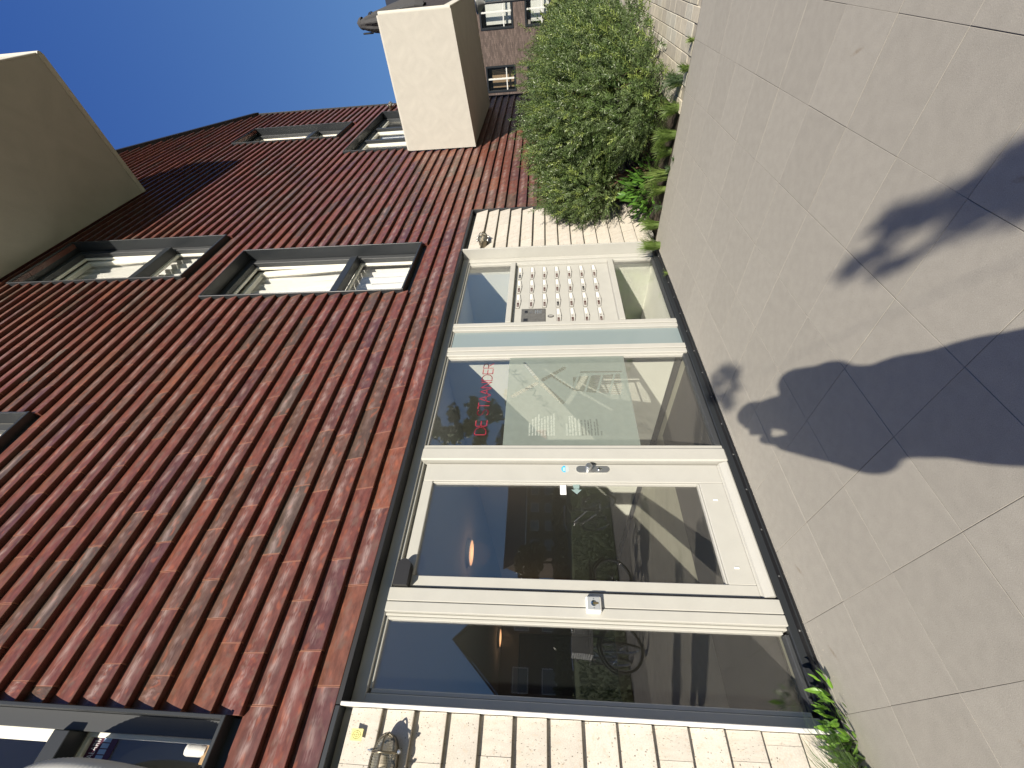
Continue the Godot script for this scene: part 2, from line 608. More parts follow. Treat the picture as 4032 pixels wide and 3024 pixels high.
func make_window(building: Node3D, x0: float, x1: float, y0: float, y1: float, tilt: float, kind: String) -> Node3D:
	var w := sub("window", building)
	var s := MB.new()
	var ys := y0 + 0.075       # top of the sill
	# folded metal surround, standing a little proud of the boards
	s.cbox(Vector3(x0, ys, -0.15), Vector3(x0 + 0.018, y1, 0.018), 0.003)
	s.cbox(Vector3(x1 - 0.018, ys, -0.15), Vector3(x1, y1, 0.018), 0.003)
	s.cbox(Vector3(x0 + 0.018, y1 - 0.018, -0.15), Vector3(x1 - 0.018, y1, 0.018), 0.003)
	obj("surround", s, M.dark, w)
	var sl := MB.new()
	sl.cbox(Vector3(x0, ys - 0.022, -0.15), Vector3(x1, ys, 0.024), 0.003)
	sl.box(Vector3(x0 + 0.01, y0, -0.10), Vector3(x1 - 0.01, ys - 0.022, -0.06))  # dark box added to imitate the shadowed gap under the sill
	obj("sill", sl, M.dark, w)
	var f := MB.new()
	var xa := x0 + 0.018
	var xb := x1 - 0.018
	var yb := y1 - 0.018
	frame4(f, xa, xb, ys, yb, 0.085, -0.15, -0.22)
	obj("frame", f, M.darkish, w)
	var tr := ys + 0.93
	var tb := MB.new()
	tb.cbox(Vector3(xa + 0.085, tr, -0.22), Vector3(xb - 0.085, tr + 0.10, -0.095), 0.004)
	if kind == "door":
		tb = MB.new()
		for k in [0.36, 0.66]:
			tb.cbox(Vector3(lerpf(xa, xb, k), ys + 0.085, -0.22), Vector3(lerpf(xa, xb, k) + 0.09, yb - 0.085, -0.12), 0.004)
	obj("mullion" if kind == "door" else "transom", tb, M.dark, w)
	var ia := xa + 0.085
	var ib := xb - 0.085
	if kind != "door":
		# inward tilting cream sash over a fixed lower light
		var sh := MB.new()
		var sy0 := tr + 0.10
		var sy1 := yb - 0.085
		frame4(sh, ia - 0.01, ib + 0.01, 0.0, sy1 - sy0, 0.065, -0.005, -0.07)
		var sn := obj("sash", sh, M.sash, w)
		var sp := MB.new()
		sp.box(Vector3(ia + 0.05, 0.05, -0.045), Vector3(ib - 0.05, sy1 - sy0 - 0.05, -0.035))
		var pn := obj("pane", sp, M.glass, w)
		for o in [sn, pn]:
			o.position = Vector3(0, sy0, -0.22)
			o.rotation.x = -tilt
		var rb := MB.new()
		frame4(rb, ia - 0.008, ib + 0.008, sy0, sy1, 0.022, -0.222, -0.26)
		frame4(rb, ia - 0.008, ib + 0.008, ys + 0.085, tr, 0.03, -0.222, -0.26)
		obj("rebate", rb, M.sash, w)
		var lp := MB.new()
		lp.box(Vector3(ia, ys + 0.1, -0.245), Vector3(ib, tr, -0.238))
		obj("pane", lp, M.glass, w)
	else:
		var rb := MB.new()
		for k in [[0.0, 0.36], [0.39, 0.66], [0.69, 1.0]]:
			frame4(rb, lerpf(xa, xb, k[0]) + 0.03, lerpf(xa, xb, k[1]) - 0.0, ys + 0.08, yb - 0.08, 0.06, -0.19, -0.25)
		obj("sash", rb, M.sash, w)
		for k in [[0.0, 0.36], [0.39, 0.66], [0.69, 1.0]]:
			var lp := MB.new()
			lp.box(Vector3(lerpf(xa, xb, k[0]) + 0.07, ys + 0.12, -0.225), Vector3(lerpf(xa, xb, k[1]) - 0.04, yb - 0.12, -0.215))
			obj("pane", lp, M.glass, w)
	# curtain
	var cx0 := x0 + 0.06
	var cx1 := x1 - 0.06
	var cy0 := ys + 0.03
	if kind == "half":
		cx0 = lerpf(x0, x1, 0.30)
		cy0 = ys + 0.1
	if kind != "bare":
		var cu := MB.new()
		var nseg := 40
		var prev := []
		rng.seed = int(x0 * 100.0) + 5
		var ph := rng.randf() * 6.0
		for k in nseg + 1:
			var t := float(k) / nseg
			var x := lerpf(cx0, cx1, t)
			var col := []
			for j in 5:
				var q := j / 4.0
				var zz := -0.345 + (0.022 + 0.02 * q) * sin(t * 46.0 + ph + 0.8 * sin(q * 3.0 + t * 5.0)) - (tilt * 1.6 * q)
				col.append(Vector3(x + 0.03 * q * sin(t * 9.0), lerpf(cy0, y1 + 0.05, q), zz))
			if k > 0:
				for j in 4:
					cu.quad(prev[j], col[j], col[j + 1], prev[j + 1])
			prev = col
		obj("curtain", cu, M.curtain, w)
	var rm := MB.new()
	var a := Vector3(x0 - 0.4, y0 - 0.25, -2.6)
	var b := Vector3(x1 + 0.4, y1 + 0.15, -0.31)
	rm.box(Vector3(a.x, a.y, a.z - 0.05), Vector3(b.x, b.y, a.z))
	rm.box(Vector3(a.x - 0.05, a.y, a.z), Vector3(a.x, b.y, b.z))
	rm.box(Vector3(b.x, a.y, a.z), Vector3(b.x + 0.05, b.y, b.z))
	rm.box(Vector3(a.x, a.y - 0.05, a.z), Vector3(b.x, a.y, b.z))
	rm.box(Vector3(a.x, b.y, a.z), Vector3(b.x, b.y + 0.05, b.z))
	obj("room", rm, M.room, w)
	return w

func make_balcony(building: Node3D, x0: float, x1: float, yb: float, yo: float, yt: float, zo: float):
	var bal := sub("balcony", building)
	var t := 0.09
	for s in 2:
		var a := x0 if s == 0 else x1 - t
		var c := a + t
		var w := MB.new()
		w.hexa([Vector3(a, yo, zo), Vector3(c, yo, zo), Vector3(c, yb, 0.012), Vector3(a, yb, 0.012),
			Vector3(a, yt, zo), Vector3(c, yt, zo), Vector3(c, yt, 0.012), Vector3(a, yt, 0.012)])
		# rounded top and outer edge
		w.tube([Vector3((a + c) * 0.5, yt, 0.02), Vector3((a + c) * 0.5, yt, zo - 0.01)], t * 0.5, 10)
		w.tube([Vector3((a + c) * 0.5, yo + 0.01, zo), Vector3((a + c) * 0.5, yt, zo)], t * 0.5 - 0.001, 10)
		obj("side_wall", w, M.concrete, bal)
	var sl := MB.new()
	var ya := yo + 0.17
	var e := 0.012
	var fe := MB.new()
	fe.cbox(Vector3(x0 + t, yo + e, zo + 0.0005), Vector3(x1 - t, ya, zo + 0.03), 0.006)
	obj("front_edge", fe, M.concrete, bal)
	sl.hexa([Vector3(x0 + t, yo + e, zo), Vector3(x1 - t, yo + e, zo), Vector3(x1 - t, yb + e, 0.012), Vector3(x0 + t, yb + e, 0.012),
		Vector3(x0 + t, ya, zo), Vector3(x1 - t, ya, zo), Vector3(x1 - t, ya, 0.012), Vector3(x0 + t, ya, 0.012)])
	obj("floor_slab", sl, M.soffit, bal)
	var up := ya + 0.92
	var n := int((x1 - x0 - 2 * t) / 0.11)
	for k in n:
		var x := x0 + t + 0.02 + k * 0.11
		var br := MB.new()
		br.cbox(Vector3(x, ya + 0.03, zo - 0.02), Vector3(x + 0.095, up, zo - 0.005), 0.002)
		obj("balustrade_board", br, M.screen, bal)
	var r := MB.new()
	r.cbox(Vector3(x0 + t, up, zo - 0.035), Vector3(x1 - t, up + 0.035, zo + 0.012), 0.006)
	obj("handrail", r, M.steel, bal)

func make_building() -> Node3D:
	var building := thing("apartment_building", "apartment building clad in overlapping dark red ceramic boards with cream concrete balconies", "building")
	M.screen = mat(lin(0.035, 0.026, 0.022), 0.6)
	var wins := [[4.145, 5.32, 3.10, 5.835], [4.65, 5.845, 6.345, 9.105], [-1.06, 0.127, 3.10, 5.835], [1.07, 2.26, 6.345, 9.105], [9.60, 12.80, 3.10, 5.835], [10.80, 12.02, 6.345, 9.105]]
	var entrance := [0.2, 5.06, -0.1, 2.58]
	# structural wall behind the boards
	var b := MB.new()
	var xs := [-3.0, 13.66]
	var ys := [-0.1, 9.7]
	var holes := [entrance]
	for h in wins:
		holes.append([h[0] - 0.006, h[1] + 0.006, h[2] - 0.006, h[3] + 0.006])
	for h in holes:
		xs.append_array([h[0], h[1]])
		ys.append_array([h[2], h[3]])
	holed_wall(b, xs, ys, holes, -0.30, -0.095)
	# gable above the eaves
	for k in 24:
		var xa := lerpf(-3.0, 13.66, k / 24.0)
		var xb := lerpf(-3.0, 13.66, (k + 1) / 24.0)
		b.hexa([Vector3(xa, 9.7, -0.095), Vector3(xb, 9.7, -0.095), Vector3(xb, 9.7, -0.30), Vector3(xa, 9.7, -0.30),
			Vector3(xa, roof_y(xa), -0.095), Vector3(xb, roof_y(xb), -0.095), Vector3(xb, roof_y(xb), -0.30), Vector3(xa, roof_y(xa), -0.30)])
	obj("wall", b, M.backing, building)
	var e := MB.new()
	e.box(Vector3(13.46, -0.1, -9.0), Vector3(13.66, 9.85, -0.30))
	e.box(Vector3(-3.0, -0.1, -9.0), Vector3(-2.8, 9.0, -0.30))
	e.box(Vector3(-2.8, -0.1, -9.2), Vector3(13.46, 9.0, -9.0))
	obj("end_wall", e, M.backing, building)
	var rf := MB.new()
	for s in [[13.745, 5.5], [5.5, -3.1]]:
		var xa: float = s[1]
		var xb: float = s[0]
		rf.hexa([Vector3(xa, roof_y(xa) + 0.0, 0.03), Vector3(xb, roof_y(xb) + 0.0, 0.03), Vector3(xb, roof_y(xb) + 0.0, -9.2), Vector3(xa, roof_y(xa) + 0.0, -9.2),
			Vector3(xa, roof_y(xa) + 0.12, 0.03), Vector3(xb, roof_y(xb) + 0.12, 0.03), Vector3(xb, roof_y(xb) + 0.12, -9.2), Vector3(xa, roof_y(xa) + 0.12, -9.2)])
	obj("roof", rf, M.black, building)
	# red boards
	rng.seed = 4242
	var rows := []
	var first := {0: 0.277, 1: 0.438, 2: 0.175, 3: 0.412, 6: 0.28}
	for k in range(-15, 62):
		var yb := ROW0 + PITCH * k
		var xr := 13.68
		if yb > 9.6:
			xr = minf(xr, 13.82 - (yb + PITCH - 9.78) / 0.817)
		var xl := -2.9
		if k < 0:
			xl = 6.335
		if yb + PITCH > roof_y(xl):
			xl = maxf(xl, 5.5 - (roof_y(5.5) - yb - PITCH) / 0.817)
		if xr - xl < 0.1:
			continue
		var j: float = first.get(k, rng.randf() * BOARD)
		rows.append([yb, cut_rows(wins, yb, PITCH, xl, xr), j])
	var wts := [0, 0, 0, 1, 1, 1, 2, 2, 2, 3, 3, 4, 4, 5, 5, 6, 6, 6, 7, 8, 9, 9, 10, 10, 11, 11, 11, 12, 13]
	clad(building, "board", rows, PITCH, 0.052, M.boards, wts, 0.003, 300, M.boards[6])
	# cream boards either side of the doorway
	rows = []
	for k in 14:
		var yb := 0.045 + 0.1745 * k
		rows.append([yb, [[-2.9, 0.193], [5.078, 6.30]], rng.randf() * BOARD])
	clad(building, "stone_board", rows, 0.1745, 0.044, M.stones, [0, 1, 2, 3, 4], 0.0, 200, M.stone_back)
	# dark and light trims
	var tr := MB.new()
	tr.cbox(Vector3(-2.9, 2.548, -0.085), Vector3(0.196, 2.574, 0.004), 0.002)
	obj("head_trim", tr, M.dark, building)
	tr = MB.new()
	tr.cbox(Vector3(5.06, 2.548, -0.085), Vector3(6.32, 2.574, 0.004), 0.002)
	obj("head_trim", tr, M.dark, building)
	tr = MB.new()
	tr.cbox(Vector3(6.305, 0.02, -0.085), Vector3(6.328, 2.547, 0.004), 0.002)
	obj("edge_trim", tr, M.dark, building)
	tr = MB.new()
	tr.cbox(Vector3(0.196, 0.02, -0.20), Vector3(0.2145, 2.547, 0.010), 0.003)
	obj("edge_trim", tr, M.trim, building)
	tr = MB.new()
	tr.cbox(Vector3(5.054, 0.02, -0.21), Vector3(5.076, 2.547, 0.012), 0.003)
	obj("reveal_panel", tr, M.frame, building)
	tr = MB.new()
	tr.cbox(Vector3(13.69, 0.02, -0.30), Vector3(13.72, 9.86, 0.012), 0.003)
	obj("corner_trim", tr, M.darkish, building)
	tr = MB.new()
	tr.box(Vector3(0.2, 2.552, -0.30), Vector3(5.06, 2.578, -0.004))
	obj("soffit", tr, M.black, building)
	var tilts := [0.05, 0.04, 0.0, 0.03, 0.0, 0.03]
	var kinds := ["full", "full", "bare", "full", "door", "full"]
	var nodes := []
	for k in wins.size():
		nodes.append(make_window(building, wins[k][0], wins[k][1], wins[k][2], wins[k][3], tilts[k], kinds[k]))
	make_balcony(building, 4.60, 7.955, 9.325, 9.43, 10.66, 2.16)
	make_balcony(building, 9.345, 12.67, 2.85, 2.99, 4.27, 2.15)
	# warning sticker behind the glass of the window over the lamp
	var wn: Node3D = nodes[2]
	var st := MB.new()
	st.box(Vector3(-0.105, 3.905, -0.236), Vector3(0.012, 4.062, -0.2345))
	obj("sticker", st, mat(lin(0.06, 0.012, 0.03), 0.4), wn)
	letters("ALARM", Vector3(-0.088, 4.008, -0.2335), 0.034, mat(lin(0.6, 0.6, 0.62), 0.5), wn, 0.092)
	for k in 4:
		var q := MB.new()
		q.box(Vector3(-0.092 + k * 0.0255, 3.945, -0.2345), Vector3(-0.071 + k * 0.0255, 3.99, -0.2335))
		obj("sticker_symbol", q, mat(lin(0.25, 0.36, 0.55), 0.5), wn)
	return building

func letters(s: String, at: Vector3, size: float, m: Material, parent: Node, fit := 0.0, depth := 0.0006, called := "lettering") -> MeshInstance3D:
	var t := TextMesh.new()
	var f := SystemFont.new()
	f.font_names = PackedStringArray(["Droid Sans"])
	t.font = f
	t.text = s
	t.font_size = 48
	t.pixel_size = size / 36.0
	t.depth = depth
	t.horizontal_alignment = HORIZONTAL_ALIGNMENT_LEFT
	t.vertical_alignment = VERTICAL_ALIGNMENT_BOTTOM
	var o := obj(called, t, m, parent)
	var bb := t.get_aabb()
	var k := 1.0
	if fit > 0.0 and bb.size.x > 0.0:
		k = fit / bb.size.x
	var ky := size / maxf(bb.size.y, 1e-5)
	o.scale = Vector3(k, ky if fit > 0.0 else 1.0, 1.0)
	o.position = at - Vector3(bb.position.x * k, bb.position.y * o.scale.y, 0)
	return o

# ---------------------------------------------------------------- doorway
func bar(parent: Node, called: String, x0: float, x1: float, y0: float, y1: float, za := -0.13, zb := -0.20, m = null, ch := 0.004) -> MeshInstance3D:
	var b := MB.new()
	b.cbox(Vector3(x0, y0, zb), Vector3(x1, y1, za), ch)
	return obj(called, b, m if m else M.frame, parent)

func pane(parent: Node, x0: float, x1: float, y0: float, y1: float, z: float) -> MeshInstance3D:
	# double glazing: two sheets and a spacer
	var b := MB.new()
	b.box(Vector3(x0, y0, z - 0.005), Vector3(x1, y1, z))
	b.box(Vector3(x0, y0, z - 0.022), Vector3(x1, y1, z - 0.017))
	return obj("pane", b, M.glass, parent)

func make_entrance(building: Node3D):
	var f := sub("entrance_frame", building)
	bar(f, "head_rail", 0.2146, 5.053, 2.472, 2.551)
	bar(f, "head_bead", 0.29, 5.0, 2.452, 2.4715, -0.155, -0.20)
	bar(f, "jamb", 0.2146, 0.268, 0.03, 2.4715)
	bar(f, "glazing_bead", 0.2685, 0.292, 0.055, 2.4515, -0.145, -0.20)
	bar(f, "glazing_bead", 0.650, 0.668, 0.055, 2.4515, -0.150, -0.20)
	bar(f, "glazing_bead", 0.6685, 0.684, 0.03, 2.4715, -0.138, -0.20)
	bar(f, "post", 0.6845, 0.744, 0.03, 2.4715, -0.105, -0.20)
	bar(f, "post", 0.7485, 0.829, 0.03, 2.4715, -0.105, -0.20)
	bar(f, "post_back", 0.735, 0.757, 0.03, 2.47, -0.16, -0.21, M.black)
	bar(f, "post", 1.812, 1.932, 0.03, 2.4715, -0.10, -0.20, null, 0.012)
	bar(f, "post", 1.9365, 1.974, 0.03, 2.4715, -0.13, -0.20)
	bar(f, "post_back", 1.925, 1.945, 0.03, 2.47, -0.16, -0.21, M.black)
	bar(f, "glazing_bead", 1.9745, 1.984, 0.055, 2.4515, -0.15, -0.20)
	bar(f, "glazing_bead", 3.086, 3.104, 0.055, 2.4515, -0.155, -0.20)
	bar(f, "post", 3.1045, 3.160, 0.03, 2.4715, -0.135, -0.20)
	bar(f, "post", 3.164, 3.226, 0.03, 2.4715, -0.125, -0.20)
	bar(f, "post", 3.512, 3.565, 0.03, 2.4715, -0.135, -0.20)
	bar(f, "post", 3.569, 3.628, 0.03, 2.4715, -0.125, -0.20)
	bar(f, "glazing_bead", 3.6285, 3.650, 0.055, 2.4515, -0.150, -0.20)
	bar(f, "jamb", 4.985, 5.0535, 0.03, 2.4715, -0.14, -0.20)
	bar(f, "glazing_bead", 4.94, 4.9845, 0.055, 2.4515, -0.158, -0.20)
	bar(f, "transom", 3.651, 4.939, 1.826, 1.890, -0.135, -0.20)
	bar(f, "transom", 3.651, 4.939, 0.556, 0.622, -0.135, -0.20)
	bar(f, "threshold", 0.2146, 5.053, -0.06, 0.0295, -0.118, -0.24, M.dark)
	bar(f, "bottom_rail", 0.293, 0.6495, 0.030, 0.0545, -0.14, -0.20, M.darkish)
	bar(f, "bottom_rail", 1.985, 3.0855, 0.030, 0.0745, -0.14, -0.20, M.darkish)
	bar(f, "bottom_rail", 3.651, 4.939, 0.030, 0.0545, -0.14, -0.20, M.darkish)
	pane(f, 0.285, 0.655, 0.05, 2.456, -0.168)
	pane(f, 1.98, 3.09, 0.07, 2.456, -0.168)
	pane(f, 3.64, 4.95, 1.885, 2.456, -0.168)
	pane(f, 3.64, 4.95, 0.05, 0.560, -0.168)
	bar(f, "blind_panel", 3.2265, 3.5115, 0.03, 2.4715, -0.165, -0.20, M.panel, 0.001)
	# frosted film with the windmill and its story
	var film := MB.new()
	film.quad(Vector3(1.985, 0.656, -0.1665), Vector3(3.088, 0.656, -0.1665), Vector3(3.088, 1.807, -0.1665), Vector3(1.985, 1.807, -0.1665), [Vector2(0, 1), Vector2(1, 1), Vector2(1, 0), Vector2(0, 0)])
	obj("window_film", film, film_material(), f)
	var red := mat(lin(0.30, 0.022, 0.04), 0.45)
	stroke_name("DE STAANDER", Vector3(2.108, 1.966, -0.1665), 0.100, 0.897, red, f)
	var marking := mat(lin(0.50, 0.54, 0.48), 0.6)  # cut-out letters; pale tone paints the lit wall seen through them
	var marking2 := mat(lin(0.05, 0.055, 0.05), 0.6)  # same cut-out letters, dark tone painted for the unlit lobby behind
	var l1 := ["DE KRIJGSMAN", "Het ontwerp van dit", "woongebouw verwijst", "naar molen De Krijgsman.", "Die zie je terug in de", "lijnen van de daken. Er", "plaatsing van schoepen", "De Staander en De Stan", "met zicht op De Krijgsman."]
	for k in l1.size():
		letters(l1[k], Vector3(2.100, 1.571 - k * 0.0268, -0.166), 0.0155, marking, f, 0.0)
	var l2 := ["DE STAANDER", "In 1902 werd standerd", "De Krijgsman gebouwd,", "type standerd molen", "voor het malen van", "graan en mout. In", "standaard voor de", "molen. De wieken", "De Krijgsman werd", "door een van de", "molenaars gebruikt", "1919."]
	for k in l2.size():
		letters(l2[k], Vector3(2.100, 1.250 - k * 0.0268, -0.166), 0.0155, marking if k < 5 else marking2, f, 0.0)
	# door
	var d := sub("door", building)
	bar(d, "stile", 0.846, 0.918, 0.115, 2.42, -0.142, -0.20)
	bar(d, "stile", 1.640, 1.798, 0.115, 2.42, -0.142, -0.20)
	bar(d, "top_rail", 0.9185, 1.6395, 2.343, 2.42, -0.142, -0.20)
	bar(d, "bottom_rail", 0.9185, 1.6395, 0.115, 0.285, -0.1435, -0.20)
	bar(d, "glazing_bead", 0.9185, 1.6395, 0.2855, 0.298, -0.152, -0.19)
	bar(d, "glazing_bead", 1.628, 1.6395, 0.2985, 2.3425, -0.152, -0.19)
	bar(d, "kick_rail", 0.846, 1.798, 0.035, 0.1145, -0.142, -0.20)
	var wb := MB.new()
	var prof := [Vector2(0.105, -0.142), Vector2(0.100, -0.128), Vector2(0.072, -0.104), Vector2(0.052, -0.098), Vector2(0.042, -0.104), Vector2(0.042, -0.142)]
	var ol := []
	for p in prof:
		ol.append(Vector3(0.842, p.x, p.y))
	wb.prism(ol, Vector3(0.960, 0, 0))
	obj("weather_bar", wb, M.frame, d)
	pane(d, 0.912, 1.634, 0.292, 2.348, -0.166)
	for x in [1.02, 1.50]:
		var p := MB.new()
		p.cbox(Vector3(x - 0.006, 0.19, -0.1435), Vector3(x + 0.006, 0.222, -0.1375), 0.003)
		obj("drain_cover", p, M.white, d)
	# lock plate with knob and cylinder
	var h := MB.new()
	var out := []
	for k in 24:
		var t := TAU * k / 24.0
		var cy := 1.172 if sin(t) >= 0.0 else 0.974
		out.append(Vector3(1.747 + cos(t) * 0.029, cy + sin(t) * 0.029, -0.142))
	h.prism(out, Vector3(0, 0, 0.011))
	var hd := obj("lock_plate", h, M.steel, d)
	h = MB.new()
	h.lathe(Vector3(1.747, 1.105, -0.131), Vector3(0, 0, 1), [[0.0, 0.0], [0.020, 0.0], [0.020, 0.022], [0.026, 0.030], [0.027, 0.050], [0.022, 0.056], [0.0, 0.057]], 20)
	obj("knob", h, M.steel, d)
	h = MB.new()
	h.lathe(Vector3(1.747, 1.022, -0.131), Vector3(0, 0, 1), [[0.0, 0.0], [0.013, 0.0], [0.013, 0.009], [0.010, 0.011], [0.0, 0.011]], 16)
	h.cbox(Vector3(1.742, 1.0, -0.131), Vector3(1.752, 1.012, -0.123), 0.001)
	obj("lock_cylinder", h, M.chrome, d)
	# door closer
	h = MB.new()
	out = []
	for k in 13:
		var t := PI * k / 12.0
		out.append(Vector3(0.955 + 0.045 * sin(t), 2.398 + 0.047 * cos(t), -0.140))
	out.append(Vector3(0.832, 2.351, -0.140))
	out.append(Vector3(0.832, 2.445, -0.140))
	out.reverse()
	h.prism(out, Vector3(0, 0, 0.075))
	obj("door_closer", h, M.black, d)
	# stickers
	h = MB.new()
	h.lathe(Vector3(1.752, 1.284, -0.142), Vector3(0, 0, 1), [[0.031, 0.0], [0.031, 0.0012], [0.0, 0.0012]], 24)
	obj("round_sticker", h, mat(lin(0.42, 0.46, 0.46), 0.4), d)
	h = MB.new()
	out = []
	for k in 13:
		var t := PI * k / 12.0
		out.append(Vector3(1.752 + 0.031 * cos(t), 1.286 + 0.031 * sin(t), -0.1408))
	h.prism(out, Vector3(0, 0, 0.0006))
	obj("sticker_top", h, mat(lin(0.03, 0.36, 0.66), 0.4), d)
	h = MB.new()
	h.box(Vector3(1.733, 1.289, -0.1402), Vector3(1.766, 1.306, -0.1398))
	obj("sticker_symbol", h, mat(lin(0.35, 0.75, 0.9), 0.5), d)
	h = MB.new()
	h.box(Vector3(1.541, 1.285, -0.1655), Vector3(1.624, 1.332, -0.1648))
	obj("label_sticker", h, mat(lin(0.75, 0.75, 0.73), 0.6), d)
	for k in 4:
		h = MB.new()
		h.box(Vector3(1.552, 1.292 + k * 0.009, -0.1648), Vector3(1.552 + [0.05, 0.06, 0.04, 0.055][k], 1.294 + k * 0.009, -0.1645))
		obj("label_line", h, mat(lin(0.2, 0.2, 0.2), 0.7), d)
	h = MB.new()
	h.prism([Vector3(1.546, 1.205, -0.1655), Vector3(1.585, 1.166, -0.1655), Vector3(1.585, 1.186, -0.1655), Vector3(1.628, 1.180, -0.1655), Vector3(1.634, 1.205, -0.1655), Vector3(1.628, 1.232, -0.1655), Vector3(1.585, 1.226, -0.1655), Vector3(1.585, 1.246, -0.1655)], Vector3(0, 0, 0.0007))
	obj("arrow_sticker", h, mat(lin(0.22, 0.30, 0.29), 0.5), d)
	# lobby behind the glass
	var lb := sub("lobby", building)
	var b := MB.new()
	b.box(Vector3(0.0, -0.1, -8.2), Vector3(3.25, -0.004, -0.20))
	obj("floor", b, M.lobby_floor, lb)
	b = MB.new()
	b.box(Vector3(0.35, -0.0035, -1.55), Vector3(3.1, 0.006, -0.35))
	obj("door_mat", b, mottle(Color(0.055, 0.052, 0.047), 0.1, 37, 6.0, 0.9, 1.0, 0.5), lb)
	b = MB.new()
	b.box(Vector3(-0.1, -0.1, -8.2), Vector3(0.1, 2.7, -0.302))
	b.box(Vector3(0.1, -0.1, -8.4), Vector3(3.25, 2.7, -8.2))
	obj("back_wall", b, M.lobby_grey, lb)
	b = MB.new()
	b.box(Vector3(3.25, -0.1, -8.4), Vector3(3.49, 2.7, -0.205))
	obj("side_wall", b, M.lobby_wall, lb)
	b = MB.new()
	b.box(Vector3(0.1, 2.56, -8.2), Vector3(3.25, 2.7, -0.302))
	obj("ceiling", b, M.lobby_ceiling, lb)
	b = MB.new()
	b.box(Vector3(3.236, 0.0, -6.0), Vector3(3.2495, 0.07, -0.22))
	obj("skirting", b, M.lobby_dark, lb)
	b = MB.new()
	b.box(Vector3(0.101, 0.0, -8.19), Vector3(1.15, 2.56, -8.0))
	b.box(Vector3(2.25, 0.0, -8.19), Vector3(3.249, 2.56, -8.0))
	b.box(Vector3(1.15, 2.15, -8.19), Vector3(2.25, 2.56, -8.0))
	obj("inner_wall", b, M.lobby_grey, lb)
	b = MB.new()
	b.cbox(Vector3(1.15, 0.0, -8.15), Vector3(2.25, 2.15, -8.05), 0.003)
	obj("inner_door", b, M.lobby_dark, lb)
	b = MB.new()
	b.box(Vector3(3.232, 1.45, -2.02), Vector3(3.249, 1.80, -1.62))
	obj("notice_board", b, mottle(Color(0.42, 0.24, 0.19), 0.6, 39, 6.0, 0.5, 0.9), lb)
	b = MB.new()
	b.box(Vector3(3.49, -0.1, -1.8), Vector3(5.054, -0.004, -0.21))
	b.box(Vector3(5.054, -0.1, -1.8), Vector3(5.3, 2.7, -0.302))
	b.box(Vector3(3.49, -0.1, -2.0), Vector3(5.3, 2.7, -1.8))
	b.box(Vector3(3.49, 2.56, -1.8), Vector3(5.054, 2.7, -0.302))
	obj("meter_cupboard", b, M.lobby_wall, lb)
	b = MB.new()
	b.box(Vector3(3.60, 0.63, -0.62), Vector3(5.0, 1.82, -0.215))
	obj("letterbox_cabinet", b, M.frame, lb)
	for k in 2:
		var at: Vector3 = [Vector3(2.14, 2.5595, -2.96), Vector3(2.0, 2.5595, -7.3)][k]
		var cl := thing("ceiling_lamp", ["round warm ceiling lamp in the entrance lobby behind the door glass", "round warm ceiling lamp deeper in the lobby beside the inner door"][k], "lamp", at, "lobby ceiling lamps")
		var c := MB.new()
		c.lathe(Vector3.ZERO, Vector3(0, -1, 0), [[0.175, 0.0], [0.175, 0.05], [0.162, 0.055]], 32)
		obj("rim", c, M.white, cl)
		c = MB.new()
		c.lathe(Vector3.ZERO, Vector3(0, -1, 0), [[0.162, 0.054], [0.11, 0.064], [0.0, 0.067]], 32)
		var em := mat(lin(0.6, 0.5, 0.4), 0.6)
		em.emission_enabled = true
		em.emission = Color(1.0, 0.72, 0.5)
		em.emission_energy_multiplier = 0.55
		obj("diffuser", c, em, cl)
		var om := OmniLight3D.new()
		om.name = "light"
		om.light_color = Color(1.0, 0.78, 0.58)
		om.light_energy = 0.03
		om.light_size = 0.15
		om.omni_range = 9.0
		om.omni_attenuation = 2.0
		om.shadow_enabled = true
		om.position = Vector3(0, -0.16, 0)
		cl.add_child(om)

